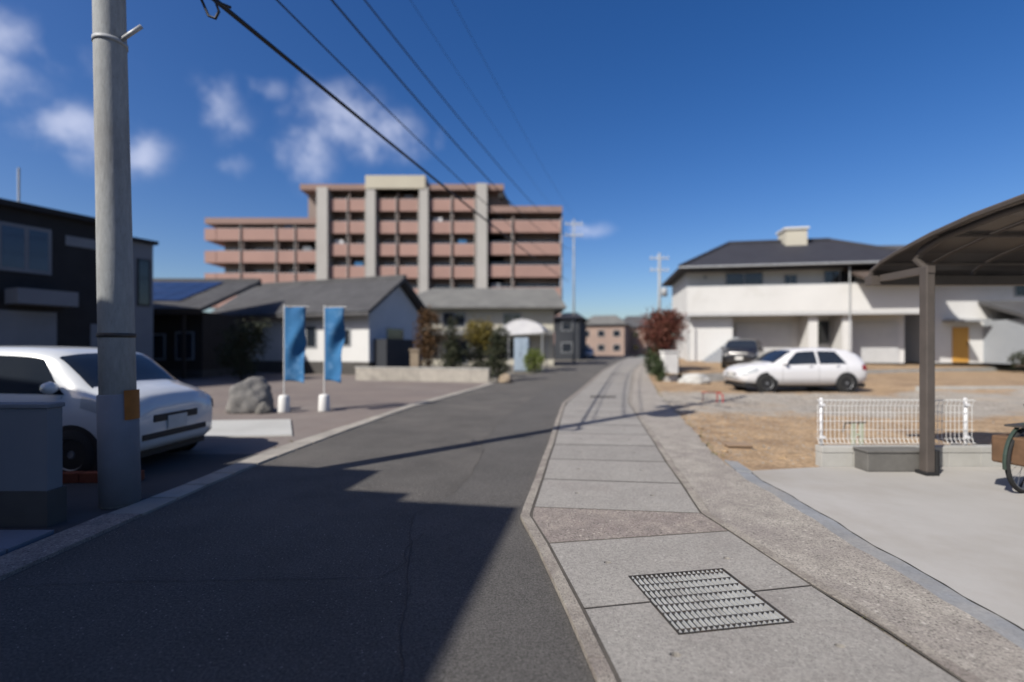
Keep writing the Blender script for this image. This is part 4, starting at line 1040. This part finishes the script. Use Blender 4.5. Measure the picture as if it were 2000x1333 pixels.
# ================================================================== RIGHT SIDE: red bush, block wall, houses
shrub('red_bush', (7.05,22.7,.3), 'large red-brown leaved bush at the edge of the bare plot', 'shrub', [('crown','leaf_red',[(0,0,1.95,1.0,.9,.95),(.2,0,2.5,.7,.6,.5)],6500,.07),('lower_foliage','leaf_green',[(-.35,0,.6,.45,.5,.7),(.3,.1,.5,.4,.4,.6)],2600,.06)], (1.9,.07))
shrub('green_shrub', (6.55,21.6,0), 'low green shrub at the foot of the red bush', 'shrub', [('crown','leaf_green',[(0,0,.45,.28,.35,.5)],1600,.05)], (.5,.03))
wp = empty('white_pillar', (6.98,21.6,0), R(10), 'white rendered pillar below the red bush', 'pillar'); box('shaft','white_paint',wp,-.32,.32,-.2,.2,-.02,1.30); box('cap','white_paint',wp,-.36,.36,-.24,.24,1.301,1.38,bevel=.01)
bw = empty('block_wall', (7.3,21.2,0), math.atan2(8,23), 'low grey concrete block retaining wall behind the bare plot', 'wall')
me = None
for r in range(2):
    for i in range(84):
        if me is None: o = box('block','block_concrete',bw,.003,.392,-.06,.06,.003,.187,bevel=.004); me = o.data
        else: o = link('block', me, None, bw)
        o.location = (i*.396+(.198 if r else 0), random.uniform(-.004,.004), -.02+r*.19)
heap = rock('sand_heap', (7.75,20.75,.10), (.62,.35,.34), 'pad_concrete', 2.2, 'pale heap of aggregate against the block wall', 'heap', 4)

def house_one():
    t = empty('white_house', (10.75, 30.2, .6), R(-10), 'white two-storey house with navy hipped roof and rooftop box', 'house')
    box('upper_wall', 'white_render', t, .1, 14.2, 0, 6, 3.0, 5.95)
    box('balcony_front', 'white_render', t, -.05, 14.35, -.95, -.75, 3.0, 4.55)
    box('balcony_side', 'white_render', t, -.05, .12, -.749, 0, 3.0, 4.55); box('balcony_side', 'white_render', t, 14.18, 14.35, -.749, 0, 3.0, 4.55)
    box('balcony_floor', 'shutter_grey', t, -.04, 14.34, -.94, -.01, 2.82, 2.998)
    box('balcony_rail', 'frame_grey', t, -.05, 14.35, -.90, -.80, 4.551, 4.62)
    box('lower_wall', 'white_render', t, .3, 14.0, .9, 6, 0, 2.998)
    box('side_bay', 'white_render', t, .1, 3.0, -.3, .899, 0, 2.81)
    for x in (7.55, 9.55): box('pier', 'white_render', t, x, x+.55, -.6, .898, 0, 2.815)
    for x0, x1 in ((3.5,7.1),(10.4,13.6)):
        s = box('garage_shutter', 'shutter_grey', t, x0, x1, .80, .897, 0, 2.45)
        for k in range(16): box('slat', 'shutter_grey', s, x0+.05, x1-.05, .785, .799, .04+k*.15, .04+k*.15+.137)
    w = box('window', 'frame_grey', t, 8.15, 9.5, .83, .897, 1.1, 2.6); box('pane', 'glass_dark', w, 8.22, 9.43, .815, .829, 1.17, 2.53)
    for x0, x1, z0, z1 in ((2.6,5.0,4.3,5.5),(6.3,7.1,4.2,5.3),(8.7,10.6,4.3,5.5),(11.6,13.2,4.3,5.5)):
        w = box('window', 'frame_grey', t, x0, x1, -.06, -.003, z0, z1); box('pane', 'glass_dark', w, x0+.07, (x0+x1)/2-.03, -.07, -.061, z0+.07, z1-.07); box('pane', 'glass_dark', w, (x0+x1)/2+.03, x1-.07, -.07, -.061, z0+.07, z1-.07)
    # hipped roof with deep eaves
    e = 5.75
    V = [(-.6,-1.3,e),(15.2,-1.3,e),(15.2,7.0,e),(-.6,7.0,e),(3.6,2.85,7.85),(10.4,2.85,7.85)]
    MB().add(V+[(x,y,z-.17) for x,y,z in V[:4]], [(0,1,5,4),(1,2,5),(2,3,4,5),(3,0,4),(6,7,1,0),(7,8,2,1),(8,9,3,2),(9,6,0,3),(9,8,7,6)]).build('roof', 'roof_navy', t)
    MB().tube([(3.6,2.85,7.87),(10.4,2.85,7.87)], .14, 8).build('ridge_cap', 'roof_navy', t)
    for p, q in (((-.6,-1.3,e+.02),(3.6,2.85,7.87)),((15.2,-1.3,e+.02),(10.4,2.85,7.87))): MB().tube([p,q],.11,8).build('hip_cap','roof_navy',t)
    MB().tube([(-.65,-1.36,e-.06),(15.25,-1.36,e-.06)], .06, 8).build('eave_gutter', 'frame_grey', t)
    rb = box('roof_box', 'cream_render', t, 7.2, 8.6, 2.0, 3.4, 7.0, 8.45); box('cap', 'white_render', rb, 7.1, 8.7, 1.9, 3.5, 8.451, 8.58)
    # lower brown-eaved wing at the right
    MB().prism([(-2.3,4.75),(1.5,6.2),(1.5,6.0),(-2.3,4.6)], 'x', 9.9, 15.4).build('wing_roof', 'eave_brown', t)
    # outside stair at the left
    for k in range(9): box('stair_step', 'grey_render', t, 1.0+k*.24, 3.1, -1.3, -.31, k*.17, k*.17+.168)
    MB().cyl((.05,-1.0,0),(.05,-1.0,2.8),.04,n=8).build('downpipe','frame_grey',t)
    MB().cyl((9.75,-1.02,0),(9.75,-1.02,5.7),.04,n=8).build('downpipe','frame_grey',t)
    for x in (5.4, 11.0): q = box('air_conditioner','shutter_grey',t,x,x+.8,-.55,-.25,3.0,3.6)
    for x in (1.2, 8.9): box('vent_cover','frame_grey',t,x,x+.22,-.05,-.003,5.15,5.37)
    t.scale.x = .90
house_one()
def house_two():
    t = empty('white_house', (25.2, 29.2, .6), R(-4), 'white house with orange door at the right, half behind the carport', 'house')
    box('wall', 'white_render', t, 0, 9, 0, 8, 0, 5.3)
    MB().prism([(-1.0,5.15),(4,7.9),(9,5.15),(9,4.98),(4,7.7),(-1.0,4.98)], 'x', -.8, 9.8).build('roof', 'roof_grey', t)
    MB().prism([(-1.0,4.98),(.0,5.3),(.0,4.95),(-1.0,4.9)], 'x', -.8, 9.8).build('eave', 'eave_brown', t)
    d = box('door', 'door_orange', t, 1.15, 2.05, -.06, -.003, .05, 2.15); MB().cyl((1.95,-.10,1.0),(1.95,-.10,1.25),.018,n=6).build('handle','dark_steel',d)
    box('door_canopy', 'frame_grey', t, .6, 2.6, -.9, -.003, 2.45, 2.58)
    box('garage', 'grey_render', t, 2.9, 9, -2.6, -.003, 0, 2.5)
    MB().prism([(-3.4,2.52),(.0,3.7),(.0,3.5),(-3.4,2.3)], 'x', 2.6, 9.4).build('garage_roof', 'roof_grey', t)
    box('garage_fascia', 'dark_wood', t, 2.6, 9.4, -3.42, -3.38, 2.2, 2.54)
    w = box('window', 'frame_grey', t, 4.6, 6.2, -.06, -.004, 3.95, 4.75); box('pane', 'glass_dark', w, 4.67, 6.13, -.07, -.061, 4.0, 4.7)
    s = box('garage_shutter', 'shutter_grey', t, 3.5, 8.4, -2.66, -2.605, .02, 2.2)
    for k in range(14): box('slat','shutter_grey',s,3.55,8.35,-2.675,-2.661,.05+k*.15,.05+k*.15+.137)
house_two()
hd = empty('hedge', (27.6,25.2,.55), 0, 'dark clipped hedge in front of the right-hand garage', 'hedge')
leaves('foliage','leaf_dark',hd,[(-.8,0,.35,.9,.5,.4),(.6,0,.4,1.0,.5,.42),(2.0,0,.36,.9,.5,.4)],4200,.07,3)
MB().tube([(-1.5,0,.02),(2.6,0,.1)],.06,6).build('stem','bark',hd)
kb = empty('kerb_wall', (13.0,15.6,0), R(2), 'low pale concrete kerb across the plot behind the carport post', 'kerb')
for i in range(9): box('kerb_block','block_concrete',kb,i*.9,i*.9+.89,-.08,.08,-.05,.26,bevel=.006)

# ------------------------------------------------------------------ mesh fence on its block base
fw = empty('fence_base_wall', (3.86,6.06,0), 0, 'low concrete base wall under the white mesh fence', 'wall')
for i in range(16):
    x0 = i*.396; box('block', 'block_concrete' , fw, x0, x0+.391, 0, .13, .0, .19, bevel=.004)
    box('coping', 'block_concrete', fw, x0+.0, x0+.394, -.006, .136, .195, .268, bevel=.004)
fb = empty('storage_bin', (4.24,5.93,.02), 0, 'long low dark bin against the fence base wall', 'bin'); box('body','block_dark',fb,0,.76,-.13,.10,0,.225,bevel=.012); box('lid','block_dark',fb,-.012,.772,-.142,.112,.226,.255,bevel=.008)
def fence():
    t = empty('mesh_fence', (3.84, 6.13, .268), 0, 'white welded wire mesh fence panel on the low wall', 'fence')
    x1 = 1.98
    me = None; n = 36
    prof = [(.035,.035),(0,.085),(0,.50),(.0,.52),(-.0,.525),(.035,.572)]
    for i in range(n+1):
        if me is None: o = MB().tube([(0,-.03,.035),(0,0,.088),(0,0,.505),(0,-.03,.57),(0,.0,.578)], .0032, 5).build('upright_wire','wire_white',t); me = o.data
        else: o = link('upright_wire', me, None, t)
        o.location.x = .012+i*.054
    me = None
    for y, z in ((-.03,.035),(0,.088),(0,.20),(0,.31),(0,.42),(0,.505),(-.03,.57),(0,.580)):
        if me is None: o = MB().tube([(0,0,0),(x1,0,0)], .0036, 5).build('cross_wire','wire_white',t); me = o.data
        else: o = link('cross_wire', me, None, t)
        o.location = (0, y, z)
    for x in (.075, 1.90):
        p = MB().cyl((x,.03,-.02),(x,.03,.585),.020,n=14).build('post','fence_post',t,True); MB().cyl((x,.03,.585),(x,.03,.60),.023,.014,n=14).build('cap','fence_post',p)
        for z in (.09,.50): box('clip','fence_post',p,x-.026,x+.026,-.012,.03,z,z+.03)
fence()
sk = empty('survey_stakes', (4.72,6.65,0), 0, 'pair of pale green stakes behind the mesh fence', 'stakes')
box('stake','stake_green',sk,-.075,-.035,-.02,.02,-.05,.47); box('stake','stake_green',sk,.035,.075,-.02,.02,-.05,.47); box('rung','stake_green',sk,-.034,.034,-.015,.005,.30,.33); box('rung','stake_green',sk,-.034,.034,-.015,.005,.14,.165); MB().tube([(-.20,0,.35),(-.16,0,.475),(.12,0,.48)],.012,5).build('wire_handle','dark_steel',sk)
# red sawhorse marker and plank on the plot
bz = empty('red_barrier', (5.18,13.25,.02), R(-4), 'small red and maroon batter board standing on the gravel', 'barrier')
box('rail','red_paint',bz,0,.50,-.015,.015,.262,.287,bevel=.003); MB().tube([(.01,0,-.02),(.025,0,.262)],.013,6).build('leg','maroon_paint',bz); MB().tube([(.40,0,.262),(.40,0,-.02)],.015,6).build('leg','red_paint',bz); MB().tube([(.40,.0,.275),(.53,-.05,.21),(.53,-.06,-.02)],.015,6).build('leg','red_paint',bz); MB().tube([(.27,-.1,.005),(.40,-.02,.03)],.012,6).build('brace','red_paint',bz)
pk = empty('meter_lid', (3.22,7.28,.02), R(-3), 'flat brown wooden board lying on the sandy soil', 'board'); box('board','plank',pk,-.02,.34,-.09,.12,.02,.045,bevel=.004); box('batten','plank',pk,0,.32,-.07,.10,-.02,.0195)
for i,(x,y,r) in enumerate(((3.05,6.95,.035),(3.62,6.5,.045),(3.45,8.9,.04))):
    rock('clod',(x,y,.02),(r*1.4,r,r*.8),'soil',i*2.3,['fist-sized clod of earth near the brown board','clod of earth near the corner of the fence wall','clod of earth on the soil beyond the brown board'][i],'clod',2)

# ------------------------------------------------------------------ carport
def carport():
    t = empty('carport', (4.75,6.45,0), 0, 'brown carport with curved smoky roof at the right edge', 'carport')
    prof = [(0,2.44),(-.04,2.52),(-.20,2.60),(-.43,2.67),(-.95,2.785),(-1.44,2.86),(-1.94,2.90),(-2.5,2.925),(-3.2,2.935)]
    Lx = 5.4; nb = 8
    for i in range(nb+1):
        x = i*Lx/nb; MB().tube([(x,y,z) for y,z in prof], .022 if 0 < i < nb else .032, 6).build('roof_rib','carport_frame',t)
    for i in range(nb):
        x0 = i*Lx/nb+.026; x1 = (i+1)*Lx/nb-.026; V = []; F = []
        for y, z in prof: V += [(x0,y,z+.004),(x1,y,z+.004)]
        for q in range(len(prof)-1): F.append((2*q,2*q+1,2*q+3,2*q+2))
        MB().add(V,F).build('roof_panel','carport_panel',t)
    for q in (2,4,6): MB().tube([(0,prof[q][0],prof[q][1]-.02),(Lx,prof[q][0],prof[q][1]-.02)],.020,6).build('purlin','carport_frame',t)
    box('gutter_beam','carport_frame',t,-.03,Lx+.03,-.06,.06,2.33,2.45)
    MB().tube([(-.01,-3.22,2.935),(Lx+.01,-3.22,2.935)],.035,6).build('front_beam','carport_frame',t)
    for x in (.11, Lx-.3):
        p = MB().box(x-.05,x+.05,-.81,-.70,0,2.45).build('post','carport_frame',t,bevel=.01)
        # curved arm carrying the roof
        MB().tube([(x,-.75,2.42),(x,-.60,2.56),(x,-.70,2.66),(x,-.95,2.745),(x,-1.6,2.83),(x,-2.3,2.87),(x,-3.1,2.89)],[.045,.045,.045,.042,.038,.034,.03],8).build('cantilever_arm','carport_frame',t,True)
        box('arm_bracket','carport_frame',t,x-.04,x+.04,-.82,-.07,2.37,2.455)
        box('base_shoe','plastic_black',p,x-.075,x+.075,-.835,-.675,.021,.06)
    MB().cyl((.22,-.74,.02),(.22,-.74,.30),.04,n=12).build('downpipe','plastic_black',t)  # black stub standing in for the post's shadow and base, no real pipe
carport()
def bicycle():
    t = empty('bicycle', (5.26,4.98,.02), R(20), 'parked bicycle with brown basket at the right edge under the carport', 'bicycle')
    def wheel(x):
        w = empty('wheel',(x,0,.33)); w.parent = t
        MB().lathe([(.305,-.018),(.325,-.022),(.342,0),(.325,.022),(.305,.018),(.305,-.018)],(0,0,0),'y',36).build('tyre','tyre',w,True)
        MB().lathe([(.292,-.012),(.306,-.012),(.306,.012),(.292,.012),(.292,-.012)],(0,0,0),'y',36).build('rim','rim',w,True)
        MB().cyl((0,-.04,0),(0,.04,0),.022,n=10).build('hub','rim',w)
        mb = MB()
        for q in range(18):
            a = q*math.pi/9; mb.cyl((0,.02*(-1)**q,0),(.295*math.cos(a),0,.295*math.sin(a)),.0018,n=4,cap=False)
        mb.build('spokes','rim',w)
        MB().tube([(.37*math.cos(a),0,.37*math.sin(a)) for a in np.linspace(R(20),R(190),16)],.016,6).build('mudguard','bike_green',w)
    wheel(0); wheel(1.06)
    f = MB(); f.tube([(0,.05,.33),(.42,.0,.30),(.45,0,.28)],.011,6); f.tube([(0,0.05,.33),(.30,0,.72)],.010,6); f.tube([(.45,0,.28),(.30,0,.72),(.27,0,.86)],.016,8); f.tube([(.45,0,.28),(.86,0,.62)],.019,8); f.tube([(.33,0,.60),(.70,0,.46),(.86,0,.62)],.015,8); f.tube([(.84,0,.86),(.88,0,.56),(1.06,.05,.33)],.014,8); f.build('frame','bike_green',t,True)
    MB().lathe([(0,-.02),(.10,-.02),(.115,.01),(.08,.05),(0,.055)],(.24,0,.87),n=16).build('saddle','plastic_black',t,True)
    MB().tube([(.68,.28,.98),(.80,.24,1.0),(.86,0,.95),(.80,-.24,1.0),(.68,-.28,.98)],.012,6).build('handlebar','rim',t,True)
    b = MB(); b.box(.92,1.24,-.17,.17,.66,.675)
    for z in (.70,.76,.82,.88): b.tube([(.90,-.19,z),(1.27,-.19,z),(1.27,.19,z),(.90,.19,z),(.90,-.19,z)],.006,4)
    for x in np.linspace(.92,1.24,7): b.cyl((x,-.18,.67),(x,-.19,.89),.004,n=4); b.cyl((x,.18,.67),(x,.19,.89),.004,n=4)
    b.build('basket','basket_brown',t)
    r = MB(); r.box(-.22,.20,-.07,.07,.68,.70); r.tube([(0,.06,.33),(-.05,.06,.68)],.007,5); r.tube([(0,-.06,.33),(-.05,-.06,.68)],.007,5); r.build('rear_rack','dark_steel',t)
    box('rear_box','basket_brown',t,-.24,.14,-.17,.17,.30,.58,bevel=.02)
    MB().lathe([(.0,-.005),(.09,-.005),(.09,.005),(0,.005)],(.45,-.05,.28),'y',20).build('chainring','dark_steel',t)
    MB().tube([(.30,.06,.25),(.22,.14,.0)],.010,6).build('kick_stand','dark_steel',t)
bicycle()

# ================================================================== FAR END OF THE ROAD
def far_house(loc, rz, w, d, h, rh, wallm, roofm, label):
    t = empty('distant_house', (*loc,0), rz, label, 'house', 'houses at the end of the road')
    box('wall', wallm, t, -w/2, w/2, 0, d, 0, h)
    V = [(-w/2-.6,-.6,h-.1),(w/2+.6,-.6,h-.1),(w/2+.6,d+.6,h-.1),(-w/2-.6,d+.6,h-.1),(-w/4,d/2,h+rh),(w/4,d/2,h+rh)]
    MB().add(V, [(0,1,5,4),(1,2,5),(2,3,4,5),(3,0,4),(3,2,1,0)]).build('roof', roofm, t)
    n = int(w//2.6)
    for f in range(int(h//2.7)):
        for i in range(n):
            x = -w/2+(i+.5)*w/n; z = .9+f*2.8
            q = box('window','frame_grey',t,x-.7,x+.7,-.06,-.003,z,z+1.3); box('pane','glass_dark',q,x-.63,x+.63,-.07,-.061,z+.07,z+1.23)
    return t
far_house((7.0,62),R(-14),3.2,9,5.4,.9,'far_dark','roof_navy','narrow dark house just right of the apartment block')
far_house((17.6,96),R(-20),9,9,6.2,2.0,'far_pink','roof_light_grey','pinkish house closing the view at the end of the road')
far_house((26.5,104),R(-15),8,9,6.0,2.6,'far_pink','roof_grey','brown-grey house right of the pinkish house at the road end')
far_house((11.3,100),R(-10),5,9,5.6,1.6,'far_dark','roof_navy','dark house behind the distant white car')
far_house((35.5,92),R(-25),9,9,6.0,2.2,'cream_render','roof_grey','cream house far behind the red-leaved bush')
# low wooded hills closing the horizon
V = []; F = []; n = 120
for i in range(n+1):
    a = R(-75)+R(150)*i/n
    for r, k in ((700,0),(900,1),(1200,0)):
        h = (16+14*mnoise.noise(Vector((i*.12,1,0)))+5*mnoise.noise(Vector((i*.5,3,0))))*k
        V.append((r*math.sin(a), r*math.cos(a), h-.5))
for i in range(n): q = 3*i; F += [(q,q+3,q+4,q+1),(q+1,q+4,q+5,q+2)]
tag(MB().add(V,F).build('hills','far_hill',None,True), kind='structure')

# ------------------------------------------------------------------ weeds along the joints
def tufts():
    V = []; F = []; g3 = np.random.default_rng(11)
    spots = []
    for k in range(60):
        y = g3.uniform(6.3, 20); spots.append((edgeR(y)+g3.uniform(-.03,.10), y, g3.uniform(.02,.06)))
    for k in range(46):
        y = g3.uniform(2.2, 9); spots.append((lidR(y)+g3.uniform(.002,.010), y, g3.uniform(.006,.016)))
    for k in range(20):
        y = g3.uniform(7, 20); spots.append((gutL(y)-g3.uniform(.0,.06), y, g3.uniform(.02,.05)))
    for x, y, h in spots:
        for b in range(9):
            a = g3.uniform(0,6.28); l = h*g3.uniform(.5,1.4); w = .0025; dx, dy = math.cos(a), math.sin(a); q = len(V)
            ox, oy = x+g3.normal()*h*.4, y+g3.normal()*h*.4
            V += [(ox-dy*w,oy+dx*w,.02),(ox+dy*w,oy-dx*w,.02),(ox+dx*l*.6,oy+dy*l*.6,.02+l)]; F.append((q,q+1,q+2))
    me = bpy.data.meshes.new('tufts'); me.from_pydata(V,[],F); tag(link('dry_grass',me,'dry_grass'),'sparse dry grass tufts along the concrete edges','grass',kind='stuff')
tufts()
